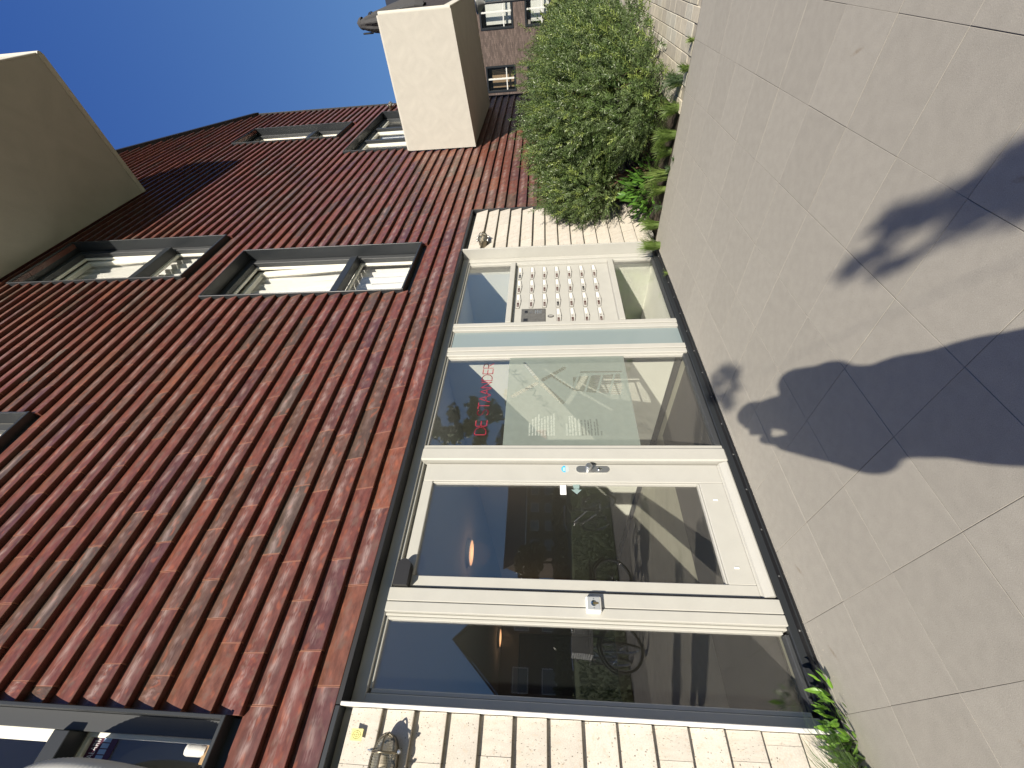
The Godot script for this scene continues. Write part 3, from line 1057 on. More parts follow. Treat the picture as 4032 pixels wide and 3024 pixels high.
func stroke_name(s: String, at: Vector3, h: float, width: float, m: Material, parent: Node):
	# thin drawn capitals: polylines in a unit cell, [advance, [points ...], ...]
	var arc := func(cx: float, cy: float, rx: float, ry: float, a0: float, a1: float) -> Array:
		var o := []
		for k in 11:
			var t := deg_to_rad(lerpf(a0, a1, k / 10.0))
			o.append(Vector2(cx + rx * cos(t), cy + ry * sin(t)))
		return o
	var sh := {
		"D": [0.78, [[Vector2(0, 0), Vector2(0, 1), Vector2(0.25, 1)] + arc.call(0.25, 0.5, 0.42, 0.5, 90.0, -90.0) + [Vector2(0, 0)]]],
		"E": [0.66, [[Vector2(0.5, 0), Vector2(0, 0), Vector2(0, 1), Vector2(0.5, 1)], [Vector2(0, 0.52), Vector2(0.44, 0.52)]]],
		"S": [0.66, [arc.call(0.26, 0.745, 0.25, 0.255, 40.0, 270.0) + arc.call(0.26, 0.245, 0.27, 0.245, 90.0, -140.0)]],
		"T": [0.66, [[Vector2(-0.02, 1), Vector2(0.56, 1)], [Vector2(0.27, 1), Vector2(0.27, 0)]]],
		"A": [0.74, [[Vector2(0, 0), Vector2(0.32, 1), Vector2(0.64, 0)], [Vector2(0.12, 0.36), Vector2(0.52, 0.36)]]],
		"N": [0.78, [[Vector2(0, 0), Vector2(0, 1), Vector2(0.6, 0), Vector2(0.6, 1)]]],
		"R": [0.64, [[Vector2(0, 0), Vector2(0, 1), Vector2(0.24, 1)] + arc.call(0.24, 0.755, 0.25, 0.245, 90.0, -90.0) + [Vector2(0, 0.51)], [Vector2(0.22, 0.51), Vector2(0.52, 0)]]],
		" ": [0.36, []],
	}
	var total := 0.0
	for ch in s:
		total += sh[ch][0]
	var k := width / (total - 0.12)
	var x := 0.0
	for ch in s:
		var b := MB.new()
		for line in sh[ch][1]:
			for i in line.size() - 1:
				var p := Vector3((x + line[i].x) * k, line[i].y * h, 0)
				var q := Vector3((x + line[i + 1].x) * k, line[i + 1].y * h, 0)
				var d := (q - p).normalized() * 0.0042
				var n := Vector3(-d.y, d.x, 0)
				b.quad(at + p - d - n, at + q + d - n, at + q + d + n, at + p - d + n)
		x += sh[ch][0]
		if b.v.size() > 0:
			obj("letter", b, m, parent)

func seg_dist(p: Vector2, a: Vector2, b: Vector2) -> float:
	var t := clampf((p - a).dot(b - a) / (b - a).length_squared(), 0.0, 1.0)
	return (p - a - (b - a) * t).length()

func film_material() -> StandardMaterial3D:
	# pale etched film; the mill is left clear in it
	var W := 512
	var H := 532
	var f := noise(401, 0.02, 3)
	var hub := Vector2(2.740, 1.498)
	var vanes := [Vector2(2.560, 1.745), Vector2(3.005, 1.650), Vector2(2.475, 1.284), Vector2(2.925, 1.255)]
	var t := tex(W, H, func(x: int, y: int):
		var p := Vector2(1.985 + 1.103 * (x + 0.5) / W, 1.807 - 1.151 * (y + 0.5) / H)
		var a := 0.66 + 0.05 * f.get_noise_2d(x, y)
		var clear := false
		for k in 4:
			var q: Vector2 = vanes[k]
			var d := seg_dist(p, hub.lerp(q, 0.12), q)
			var along := (p - hub).dot((q - hub).normalized())
			if d < 0.020 and fmod(along + 10.0, 0.034) > 0.006 and (k != 1 or d < 0.014):
				clear = true
		# sail house and post
		if p.y < 1.175 and p.y > 0.72:
			var h := (1.175 - p.y) / 0.455
			var xa := 2.615 - 0.055 * h
			var xb := 2.800 + 0.035 * h
			if p.x > xa and p.x < xb and fmod(p.x * 1.0 + 10.0, 0.026) > 0.006 and fmod(p.y + 0.3 * p.x, 0.115) > 0.022:
				clear = true
		if p.y < 1.39 and p.y > 1.16 and absf(p.x - (2.83 - (1.39 - p.y) * 0.92)) < 0.016 and fmod(p.y + 10.0, 0.03) > 0.006:
			clear = true
		if p.y > 0.70 and p.y < 1.10 and absf(p.x - 2.865) < 0.008:
			clear = true
		if clear:
			a = 0.04
		return Color(0.28, 0.33, 0.295, a))
	var m := mat(Color.WHITE, 0.55)
	m.albedo_texture = t
	m.transparency = BaseMaterial3D.TRANSPARENCY_ALPHA
	m.backlight_enabled = true
	m.backlight = lin(0.5, 0.5, 0.48)
	return m

func make_letterboxes():
	var P := thing("letterbox_panel", "beige letterbox panel with four columns of slots and an intercom beside the entrance door", "letterboxes")
	var z := -0.19
	var b := MB.new()
	b.cbox(Vector3(3.652, 0.6225, z - 0.02), Vector3(4.938, 1.8255, z), 0.003)
	obj("front_plate", b, M.frame, P)
	b = MB.new()
	for e in [[4.905, 4.938, 0.623, 1.8245], [3.652, 3.66, 0.623, 1.8245]]:
		b.cbox(Vector3(e[0], e[2], z), Vector3(e[1], e[3], z + 0.03), 0.003)
	obj("border", b, M.frame, P)
	var lm := mat(lin(0.45, 0.44, 0.405), 0.4)
	var wm := mat(lin(0.86, 0.86, 0.84), 0.5)
	var nm := mat(lin(0.075, 0.035, 0.03), 0.35)
	var km := mat(lin(0.02, 0.02, 0.022), 0.35)
	var gm := mat(lin(0.13, 0.125, 0.115), 0.5)
	var num := 4
	for r in 7:
		for c in 4:
			if c == 0 and r < 3:
				continue
			var x0 := 3.660 + c * 0.3085
			var w := 0.284
			var yt := 1.790 - r * 0.1592
			var box := sub("letterbox", P)
			var s := MB.new()
			s.prism([Vector3(x0, yt - 0.046, z), Vector3(x0 + w * 0.42, yt - 0.062, z), Vector3(x0 + w * 0.58, yt - 0.062, z), Vector3(x0 + w, yt - 0.046, z), Vector3(x0 + w, yt, z), Vector3(x0, yt, z)], Vector3(0, 0, 0.005))
			obj("rim", s, gm, box)
			s = MB.new()
			s.prism([Vector3(x0 + 0.004, yt - 0.042, z), Vector3(x0 + w * 0.42, yt - 0.057, z), Vector3(x0 + w * 0.58, yt - 0.057, z), Vector3(x0 + w - 0.004, yt - 0.042, z), Vector3(x0 + w - 0.004, yt - 0.004, z), Vector3(x0 + 0.004, yt - 0.004, z)], Vector3(0, 0, 0.009))
			obj("flap", s, lm, box)
			s = MB.new()
			s.cbox(Vector3(x0 + w - 0.108, yt - 0.037, z + 0.008), Vector3(x0 + w - 0.022, yt - 0.012, z + 0.012), 0.002)
			obj("sticker", s, wm, box)
			s = MB.new()
			s.cbox(Vector3(x0 + 0.024, yt - 0.038, z + 0.008), Vector3(x0 + 0.106, yt - 0.013, z + 0.0115), 0.001)
			obj("name_plate", s, nm if (r * 3 + c) % 7 != 3 else km, box)
			for k in 2:
				s = MB.new()
				s.box(Vector3(x0 + 0.032, yt - 0.022 - k * 0.008, z + 0.0112), Vector3(x0 + 0.032 + 0.05 - 0.012 * ((r + c + k) % 3), yt - 0.020 - k * 0.008, z + 0.0119))
				obj("name_line", s, lm, box)
			letters(str(num), Vector3(x0 + 0.125, yt - 0.034, z + 0.0092), 0.016, km, box, 0.022)
			s = MB.new()
			s.cbox(Vector3(x0 + w * 0.5 - 0.006, yt - 0.060, z + 0.008), Vector3(x0 + w * 0.5 + 0.006, yt - 0.054, z + 0.0125), 0.001)
			obj("finger_notch", s, km, box)
			num += 2
	var ic := sub("intercom", P)
	b = MB.new()
	b.cbox(Vector3(3.688, 1.438, z), Vector3(3.943, 1.716, z + 0.012), 0.003)
	obj("face_plate", b, mottle(Color(0.11, 0.108, 0.102), 0.2, 45, 5.0, 0.1, 0.4), ic)
	b = MB.new()
	b.cbox(Vector3(3.858, 1.642, z + 0.011), Vector3(3.905, 1.678, z + 0.014), 0.001)
	obj("camera_window", b, km, ic)
	b = MB.new()
	b.cbox(Vector3(3.705, 1.640, z + 0.011), Vector3(3.756, 1.688, z + 0.014), 0.001)
	obj("reader_window", b, km, ic)
	for i in 4:
		for j in 3:
			b = MB.new()
			b.cbox(Vector3(3.852 + j * 0.022, 1.482 + i * 0.021, z + 0.011), Vector3(3.866 + j * 0.022, 1.494 + i * 0.021, z + 0.0145), 0.002)
			obj("key", b, M.steel, ic)
	for p in [Vector3(3.70, 1.702, 0), Vector3(3.93, 1.702, 0), Vector3(3.70, 1.450, 0), Vector3(3.93, 1.450, 0)]:
		b = MB.new()
		b.lathe(Vector3(p.x, p.y, z + 0.011), Vector3(0, 0, 1), [[0.004, 0.0], [0.004, 0.002], [0.0, 0.0025]], 8)
		obj("screw", b, M.steel, ic)
	for k in 5:
		b = MB.new()
		var t := TAU * k / 5.0
		b.lathe(Vector3(3.882 + cos(t) * 0.014, 1.602 + sin(t) * 0.014, z + 0.0115), Vector3(0, 0, 1), [[0.003, 0.0], [0.003, 0.001], [0.0, 0.001]], 6)
		obj("speaker_hole", b, M.steel, ic)
	b = MB.new()
	var o := []
	for k in 20:
		var t := TAU * k / 20.0
		o.append(Vector3(3.802 + 0.025 * cos(t), 1.376 + 0.036 * sin(t), z))
	b.prism(o, Vector3(0, 0, 0.006))
	obj("keyhole_plate", b, M.steel_dark, P)
	b = MB.new()
	b.cbox(Vector3(3.797, 1.352, z + 0.005), Vector3(3.807, 1.398, z + 0.009), 0.003)
	obj("keyhole", b, lm, P)

func make_key_switch():
	var k := thing("key_switch", "small square white key switch box on the post beside the door", "switch")
	var b := MB.new()
	b.cbox(Vector3(0.710, 1.106, -0.130), Vector3(0.800, 1.198, -0.060), 0.006)
	obj("housing", b, M.white, k)
	b = MB.new()
	b.cbox(Vector3(0.722, 1.115, -0.061), Vector3(0.794, 1.189, -0.056), 0.002)
	obj("cover", b, mat(lin(0.40, 0.42, 0.43), 0.35, 0.3), k)
	b = MB.new()
	b.lathe(Vector3(0.757, 1.152, -0.056), Vector3(0, 0, 1), [[0.017, 0.0], [0.017, 0.003], [0.009, 0.004], [0.0, 0.004]], 18)
	obj("cylinder_ring", b, M.chrome, k)
	b = MB.new()
	b.cbox(Vector3(0.753, 1.124, -0.0555), Vector3(0.763, 1.155, -0.051), 0.002)
	obj("lock_cylinder", b, mat(lin(0.30, 0.23, 0.11), 0.35, 0.8), k)
	for s in [-1, 1]:
		b = MB.new()
		b.lathe(Vector3(0.757 + 0.026 * s, 1.152, -0.056), Vector3(0, 0, 1), [[0.004, 0.0], [0.004, 0.0015], [0.0, 0.002]], 8)
		obj("screw", b, M.steel, k)

func make_bulkhead(label: String, at: Vector3, s := 1.0):
	var L := thing("wall_lamp", label, "lamp", at, "caged wall lamps")
	var brass := mat(lin(0.20, 0.175, 0.13), 0.35, 0.85)
	var hx := 0.105 * s
	var hy := 0.055 * s
	var b := MB.new()
	var o := []
	for k in 32:
		var t := TAU * k / 32.0
		o.append(Vector3(hx * 1.08 * cos(t), hy * 1.12 * sin(t), -0.045))
	b.prism(o, Vector3(0, 0, 0.075))
	obj("base", b, brass, L)
	# ribbed glass dome
	b = MB.new()
	var prev := []
	var nt := 44
	for i in nt + 1:
		var t := float(i) / nt
		var x := lerpf(-1.0, 1.0, t)
		var w := sqrt(maxf(0.0, 1.0 - pow(absf(x), 2.6)))
		var rib := 1.0 + 0.035 * (1.0 if i % 2 == 0 else -1.0)
		var ring := []
		for k in 13:
			var a := PI * k / 12.0
			ring.append(Vector3(x * hx, cos(a) * hy * w * rib, 0.028 + sin(a) * 0.062 * s * w * rib))
		if i > 0:
			for k in 12:
				var n0 := Vector3(0, ring[k].y / hy, (ring[k].z - 0.028) / 0.062).normalized()
				b.quad(prev[k + 1], prev[k], ring[k], ring[k + 1])
		prev = ring
	var gm := glass(Color(0.75, 0.76, 0.7), 0.10)
	obj("glass_dome", b, gm, L)
	b = MB.new()
	b.lathe(Vector3(-0.03 * s, 0, 0.04), Vector3(1, 0, 0), [[0.0, -0.05 * s], [0.022 * s, -0.045 * s], [0.024 * s, 0.03 * s], [0.012 * s, 0.06 * s], [0.0, 0.062 * s]], 12)
	obj("bulb", b, mat(lin(0.55, 0.48, 0.36), 0.5), L)
	# cage: one bar along, two across, a ring round the foot
	b = MB.new()
	var pts := []
	for k in 25:
		var a := PI * k / 24.0
		pts.append(Vector3(cos(a) * (hx + 0.006), 0, 0.03 + 0.070 * s * pow(sin(a), 0.55)))
	b.tube(pts, 0.0052 * s, 6)
	obj("cage_bar", b, brass, L)
	for x in [-0.4, 0.4]:
		b = MB.new()
		pts = []
		for k in 17:
			var a := PI * k / 16.0
			pts.append(Vector3(hx * x, cos(a) * (hy + 0.006) * 0.97, 0.03 + 0.070 * s * sin(a)))
		b.tube(pts, 0.0052 * s, 6)
		obj("cage_bar", b, brass, L)
	b = MB.new()
	pts = []
	for k in 33:
		var t := TAU * k / 32.0
		pts.append(Vector3(cos(t) * (hx + 0.008), sin(t) * (hy + 0.008), 0.032))
	b.tube(pts, 0.006 * s, 6)
	obj("cage_ring", b, brass, L)
	for p in [[0.45, 1], [0.45, -1], [-0.5, 1], [-0.5, -1]]:
		b = MB.new()
		var y: float = p[1] * (hy + 0.014)
		b.lathe(Vector3(hx * p[0], y, 0.012), Vector3(0, 0, 1), [[0.009 * s, 0.0], [0.009 * s, 0.02], [0.006 * s, 0.024], [0.0, 0.024]], 10)
		b.cbox(Vector3(hx * p[0] - 0.003, y + p[1] * 0.006 - 0.008, 0.03), Vector3(hx * p[0] + 0.003, y + p[1] * 0.006 + 0.008, 0.05), 0.001)
		obj("wing_nut", b, M.steel, L)

# ---------------------------------------------------------------- ground
func structure(o: Node, kind := "structure"):
	o.set_meta("kind", kind)

func make_ground():
	var g := MB.new()
	g.quad(Vector3(-250, -0.06, 250), Vector3(250, -0.06, 250), Vector3(250, -0.06, -250), Vector3(-250, -0.06, -250))
	var grass := mottle(Color(0.075, 0.11, 0.028), 0.15, 501, 0.4, 0.25, 1.0)
	structure(obj("ground", g, grass))
	# paved forecourt of square concrete slabs
	var pv := Node3D.new()
	pv.name = "pavement"
	add_child(pv)
	structure(pv)
	var bed := MB.new()
	bed.box(Vector3(-3.2, -0.12, 0.0), Vector3(5.088, -0.0010, 4.44))
	obj("joint_bed", bed, M.joint, pv)
	rng.seed = 77
	var shapes := []
	for k in 3:
		var s := MB.new()
		s.cbox(Vector3(-0.1989, -0.05, -0.1989), Vector3(0.1989, 0.0, 0.1989), [0.0006, 0.0008, 0.0005][k])
		# 0..1 across each slab
		for i in s.v.size():
			s.u[i] = Vector2(s.v[i].x / 0.4 + 0.5, s.v[i].z / 0.4 + 0.5)
		shapes.append(s.mesh())
	for i in 21:
		for j in 12:
			var x0 := 0.67 - 0.4 * 9 + 0.4 * i
			var z0 := 0.03 - 0.4 + 0.4 * j
			var x1 := minf(x0 + 0.4, 5.088)
			var z1 := z0 + 0.4
			z0 = maxf(z0, 0.004)
			x0 = maxf(x0, -3.1)
			if x1 - x0 < 0.03 or z1 - z0 < 0.01:
				continue
			var t := Transform3D(Basis.from_euler(Vector3(rng.randf_range(-0.0012, 0.0012), [0.0, PI][rng.randi() % 2] + rng.randf_range(-0.0015, 0.0015), rng.randf_range(-0.0012, 0.0012))) * Basis.from_scale(Vector3((x1 - x0) / 0.4, 1, (z1 - z0) / 0.4)), Vector3((x0 + x1) * 0.5 + rng.randf_range(-0.0008, 0.0008), rng.randf_range(0.0002, 0.0014), (z0 + z1) * 0.5 + rng.randf_range(-0.0008, 0.0008)))
			var o := obj("paving_slab", shapes[rng.randi() % 3], M.slabs[rng.randi() % 4 if rng.randf() > 0.07 else 4 + rng.randi() % 2], pv)
			o.transform = t
	# black drain channel along the glass front
	var dr := MB.new()
	dr.cbox(Vector3(0.216, -0.08, -0.118), Vector3(5.05, -0.014, -0.002), 0.002)
	obj("drain_channel", dr, M.black, pv)
	var gr := MB.new()
	gr.box(Vector3(0.22, -0.013, -0.058), Vector3(5.05, -0.006, -0.053))
	gr.box(Vector3(0.22, -0.013, -0.006), Vector3(5.05, -0.003, -0.0025))
	obj("drain_edge", gr, M.dark, pv)
	for k in 16:
		var p := MB.new()
		var x := 0.36 + k * 0.3
		p.lathe(Vector3(x, -0.013, -0.09), Vector3.UP, [[0.006, 0.0], [0.006, 0.004], [0.0, 0.006]], 8)
		obj("drain_screw", p, M.steel, pv)
	# sand and grit gathered along the wall foot
	rng.seed = 12
	var sd := MB.new()
	for k in 900:
		var x := rng.randf_range(0.2, 5.0)
		var z := 0.002 + pow(rng.randf(), 2.6) * 0.20
		var r := rng.randf_range(0.0008, 0.0022)
		var y := 0.001
		var a := rng.randf() * TAU
		var e1 := Vector3(cos(a), 0, sin(a)) * r
		var e2 := Vector3(-sin(a), 0, cos(a)) * r
		var c := Vector3(x, y, z)
		var tp := c + Vector3(0, r, 0)
		sd.tri(c + e1, tp, c + e2)
		sd.tri(c + e2, tp, c - e1)
		sd.tri(c - e1, tp, c - e2)
		sd.tri(c - e2, tp, c + e1)
	var so := obj("sand_grains", sd, mat(lin(0.50, 0.44, 0.36), 0.95), pv)
	so.set_meta("kind", "stuff")
	# planting bed
	var pb := MB.new()
	for i in 30:
		for j in 8:
			var q := []
			for c in [[0, 1], [1, 1], [1, 0], [0, 0]]:
				var x: float = 5.095 + (i + c[0]) * 0.34
				var z: float = -0.02 + (j + c[1]) * 0.178
				q.append(Vector3(x, -0.025 + 0.022 * sin(x * 7.3 + z * 5.0) * cos(z * 9.0 + x), z))
			pb.quad(q[0], q[1], q[2], q[3])
	structure(obj("planting_bed", pb, M.soil))
	pb = MB.new()
	pb.box(Vector3(-3.2, -0.055, -0.19), Vector3(0.2, -0.02, -0.0005))
	structure(obj("planting_strip", pb, M.soil))
	# buff brick path beyond the bed
	var bp := Node3D.new()
	bp.name = "path"
	add_child(bp)
	structure(bp)
	var ps := MB.new()
	ps.box(Vector3(5.095, -0.10, 1.405), Vector3(26.0, -0.012, 4.44))
	obj("path_bed", ps, mottle(Color(0.33, 0.30, 0.245), 0.2, 93, 2.0, 0.25, 1.0), bp)
	var bs := MB.new()
	bs.cbox(Vector3(-0.1185, -0.04, -0.0575), Vector3(0.1185, 0.0, 0.0575), 0.004)
	var bm := bs.mesh()
	rng.seed = 78
	for j in 13:
		for i in 22:
			var x := 5.10 + 0.119 + i * 0.24 - (0.12 if j % 2 == 1 else 0.0)
			if x - 0.119 < 5.09:
				continue
			var o := obj("brick", bm, M.bricks[rng.randi() % 4], bp)
			o.transform = Transform3D(Basis.from_euler(Vector3(rng.randf_range(-0.01, 0.01), rng.randf_range(-0.008, 0.008), 0)), Vector3(x, rng.randf_range(-0.004, 0.001), 1.47 + j * 0.12))
	# lane and lawn across
	var ln := MB.new()
	ln.box(Vector3(-40, -0.12, 4.445), Vector3(45, -0.004, 6.05))
	structure(obj("lane", ln, mottle(Color(0.18, 0.17, 0.155), 0.25, 95, 1.4, 0.3, 0.95)))
	ln = MB.new()
	ln.box(Vector3(-40, -0.12, 6.055), Vector3(60, 0.02, 60.0))
	structure(obj("lawn", ln, grass))
	var gb := MultiMesh.new()
	gb.transform_format = MultiMesh.TRANSFORM_3D
	var bl := MB.new()
	for k in 7:
		var a := TAU * k / 7.0
		var d := Vector3(cos(a), 0, sin(a))
		var s := Vector3(-sin(a), 0, cos(a)) * 0.006
		bl.tri(d * 0.01 - s, d * 0.01 + s, d * 0.05 + Vector3(0, 0.10 + 0.02 * (k % 3), 0))
	gb.mesh = bl.mesh()
	gb.instance_count = 9000
	rng.seed = 31
	for k in 9000:
		var z := 6.06 + pow(rng.randf(), 1.6) * 16.0
		gb.set_instance_transform(k, Transform3D(Basis(Vector3.UP, rng.randf() * TAU).scaled(Vector3.ONE * rng.randf_range(0.6, 1.3)), Vector3(rng.randf_range(-3.0, 14.0), 0.018, z)))
	var gi := MultiMeshInstance3D.new()
	gi.name = "lawn_grass"
	gi.multimesh = gb
	gi.material_override = mat(lin(0.09, 0.14, 0.03), 0.8)
	add_child(gi)
	tag(gi, "short green grass blades growing on the lawn across the lane", "grass")
	gi.set_meta("kind", "stuff")

# ---------------------------------------------------------------- plants
func leaf_mat(c: Color, rough := 0.42) -> StandardMaterial3D:
	var m := mat(Color.WHITE, rough)
	m.albedo_color = c
	m.vertex_color_use_as_albedo = true
	m.backlight_enabled = true
	m.backlight = lin(0.18, 0.24, 0.08)
	return m

func shoot_mesh(seed_: int, length: float, leaves: int, ll: float, lw: float) -> ArrayMesh:
	rng.seed = seed_
	var b := MB.new()
	b.tube([Vector3.ZERO, Vector3(0.004, length * 0.5, 0.003), Vector3(0, length, 0)], [0.0022, 0.0016, 0.0008], 4, false)
	for k in leaves:
		var t := 0.12 + 0.88 * k / (leaves - 1.0)
		var a := k * 2.4 + rng.randf() * 0.6
		var up := rng.randf_range(0.35, 0.95) + 0.5 * t
		var d := Vector3(cos(a), up, sin(a)).normalized()
		var s := d.cross(Vector3(0, 1, 0)).normalized()
		s = s.rotated(d, rng.randf_range(-0.8, 0.8))
		var L := ll * rng.randf_range(0.7, 1.2) * (1.0 - 0.35 * t)
		var p := Vector3(0, length * t, 0)
		var mid := p + d * L * 0.45
		var nd := s.cross(d).normalized() * L * 0.07
		b.tri(p, mid + s * lw * 0.5, mid - s * lw * 0.5)
		b.quad(mid - s * lw * 0.5, mid + s * lw * 0.5, p + d * L - nd + s * lw * 0.16, p + d * L - nd - s * lw * 0.16)
	return b.mesh()

func make_bush(label: String, at: Vector3, blobs: Array, count: int, seed_: int):
	var B := thing("rosemary_bush", label, "bush", at, "grey green shrubs along the facade")
	var wood := mat(lin(0.10, 0.055, 0.035), 0.9)
	rng.seed = seed_
	for k in 9:
		var bl: Array = blobs[k % blobs.size()]
		var c: Vector3 = bl[0] - at
		var r: Vector3 = bl[1]
		var base := Vector3(rng.randf_range(-0.12, 0.12) + c.x * 0.4, 0, rng.randf_range(-0.1, 0.1) + c.z * 0.4)
		var tip := c + Vector3(rng.randf_range(-0.7, 0.7) * r.x, rng.randf_range(-0.3, 0.5) * r.y, rng.randf_range(-0.7, 0.7) * r.z)
		var s := MB.new()
		var pts := []
		var rad := []
		for i in 7:
			var t := i / 6.0
			pts.append(base.lerp(tip, t) + Vector3(0.05 * sin(t * 7.0 + k), 0.10 * t * (1.0 - t), 0.05 * cos(t * 6.0 + k * 2)))
			rad.append(lerpf(0.014, 0.004, t))
		s.tube(pts, rad, 5)
		for i in 8:
			var t := rng.randf_range(0.35, 0.95)
			var p := base.lerp(tip, t)
			s.tube([p, p + Vector3(rng.randf_range(-0.2, 0.2), rng.randf_range(-0.02, 0.2), rng.randf_range(-0.2, 0.2))], [0.004, 0.0015], 4, false)
		obj("stem", s, wood, B)
	var total := 0.0
	var vol := []
	for bl in blobs:
		var w: float = pow(bl[1].x * bl[1].y * bl[1].z, 0.67)
		vol.append(w)
		total += w
	var fm := noise(seed_, 1.7, 2)
	for kind in 3:
		var mm := MultiMesh.new()
		mm.transform_format = MultiMesh.TRANSFORM_3D
		mm.use_colors = true
		mm.mesh = shoot_mesh(seed_ + kind, [0.13, 0.16, 0.19][kind], [20, 22, 24][kind], [0.040, 0.044, 0.050][kind], [0.0080, 0.0078, 0.0085][kind])
		var n := count / 3
		mm.instance_count = n
		var k := 0
		var guard := 0
		while k < n and guard < n * 20:
			guard += 1
			var pick := rng.randf() * total
			var bi := 0
			while bi < blobs.size() - 1 and pick > vol[bi]:
				pick -= vol[bi]
				bi += 1
			var bl: Array = blobs[bi]
			var d := Vector3(rng.randfn(), rng.randfn(), rng.randfn()).normalized()
			var depth := 1.0 - pow(rng.randf(), 1.8) * 0.45
			var lump: float = 1.0 + 0.36 * fm.get_noise_3dv(d * 2.6 + bl[0])
			if rng.randf() < 0.07:
				depth += rng.randf() * 0.22
			var p: Vector3 = bl[0] + d * bl[1] * depth * lump
			if p.z < 0.03 or p.y < 0.05 or (p.x < 5.22 and p.z > 0.5):
				continue
			# keep the clumps apart: drop what lies deep in another clump
			var deep := false
			for bj in blobs.size():
				if bj != bi:
					var q: Vector3 = (p - blobs[bj][0]) / blobs[bj][1]
					if q.length() < 0.55:
						deep = true
			if deep:
				continue
			var dirv: Vector3 = (d * Vector3(0.9, 0.7, 0.9) + Vector3(0, 0.75, 0) + Vector3(rng.randfn(), rng.randfn(), rng.randfn()) * 0.28).normalized()
			var sx := dirv.cross(Vector3(rng.randf() - 0.5, 0.2, rng.randf() - 0.5)).normalized()
			var bas := Basis(sx, dirv, sx.cross(dirv)) * Basis.from_scale(Vector3.ONE * rng.randf_range(0.75, 1.3))
			mm.set_instance_transform(k, Transform3D(bas, p - at))
			var g := rng.randf()
			var col := Color(0.070, 0.118, 0.026).lerp(Color(0.112, 0.152, 0.060), g)
			if rng.randf() < 0.16:
				col = Color(0.19, 0.245, 0.06)
			col = col * rng.randf_range(0.8, 1.25)
			col.a = 1.0
			mm.set_instance_color(k, col)
			k += 1
		mm.visible_instance_count = k
		var mi := MultiMeshInstance3D.new()
		mi.name = "foliage"
		mi.multimesh = mm
		mi.material_override = M.leaf
		mi.set_meta("kind", "stuff")
		B.add_child(mi, true)

func leaf_shape(L: float, W: float, fold: float, droop: float) -> ArrayMesh:
	# broad leaf along +y, midrib folded, tip drooping towards +z
	var b := MB.new()
	var n := 7
	var pr := []
	for i in n + 1:
		var t := float(i) / n
		var w := W * 0.5 * pow(sin(PI * pow(t, 0.8)), 0.75) * (1.0 - 0.25 * t)
		var y := L * t
		var z := droop * L * t * t
		pr.append([Vector3(-w, y, z + fold * w), Vector3(0, y, z), Vector3(w, y, z + fold * w)])
	for i in n:
		var a: Array = pr[i]
		var c: Array = pr[i + 1]
		b.quad(a[0], a[1], c[1], c[0])
		b.quad(a[1], a[2], c[2], c[1])
	return b.mesh()

func make_leafy(called: String, label: String, category: String, at: Vector3, n: int, size: Vector3, meshes: Array, mats: Array, seed_: int, upright: float):
	var P := thing(called, label, category, at)
	rng.seed = seed_
	var st := mat(lin(0.07, 0.10, 0.03), 0.8)
	var k := 0
	while k < n:
		var d := Vector3(rng.randf_range(-1, 1), rng.randf(), rng.randf_range(-1, 1))
		if d.length() > 1.0:
			continue
		var p := Vector3(d.x * size.x, 0.02 + d.y * size.y, d.z * size.z)
		var out := Vector3(d.x + rng.randfn() * 0.4, upright + 0.5 * d.y + rng.randfn() * 0.25, d.z + rng.randfn() * 0.4).normalized()
		var sx := out.cross(Vector3(rng.randfn() * 0.3, 1.0, rng.randfn() * 0.3)).normalized()
		# blades face the sky
		var bas := Basis(sx, out, sx.cross(out))
		var o := obj("leaf", meshes[rng.randi() % meshes.size()], mats[rng.randi() % mats.size()], P)
		o.transform = Transform3D(bas * Basis.from_scale(Vector3.ONE * rng.randf_range(0.65, 1.15)), p)
		k += 1
	for i in 10:
		var s := MB.new()
		var tip := Vector3(rng.randf_range(-0.6, 0.6) * size.x, size.y * rng.randf_range(0.5, 0.95), rng.randf_range(-0.6, 0.6) * size.z)
		s.tube([Vector3(tip.x * 0.3, -0.03, tip.z * 0.3), tip * Vector3(0.7, 0.5, 0.7), tip], [0.005, 0.004, 0.002], 5)
		obj("stem", s, st, P)
	return P

func make_tuft(label: String, at: Vector3, n: int, h: float, spread: float, lean: Vector3, m: Material, seed_: int):
	rng.seed = seed_
	var b := MB.new()
	n = int(n * 0.8)
	h *= 1.3
	for k in n:
		var a := rng.randf() * TAU
		var r := sqrt(rng.randf()) * spread * 0.3
		var base := Vector3(cos(a) * r, -0.02, sin(a) * r)
		var L := h * rng.randf_range(0.5, 1.1)
		var out := Vector3(cos(a), 0, sin(a)) * rng.randf_range(0.2, 1.0) * spread + lean * rng.randf_range(0.5, 1.2)
		var w := rng.randf_range(0.0034, 0.0070)
		var s := Vector3(-sin(a), 0, cos(a)) * w
		var p0 := base
		var seg := 5
		for i in seg:
			var t := (i + 1.0) / seg
			var p1 := base + Vector3(0, L * (t - 0.28 * t * t * t), 0) + out * t * t
			var w0 := s * (1.0 - (t - 1.0 / seg) * 0.9)
			var w1 := s * (1.0 - t * 0.9)
			b.quad(p0 - w0, p0 + w0, p1 + w1, p1 - w1)
			p0 = p1
	var o := obj("grass_tuft", b, m)
	o.position = at
	tag(o, label, "grass", "grass tufts in the joints")

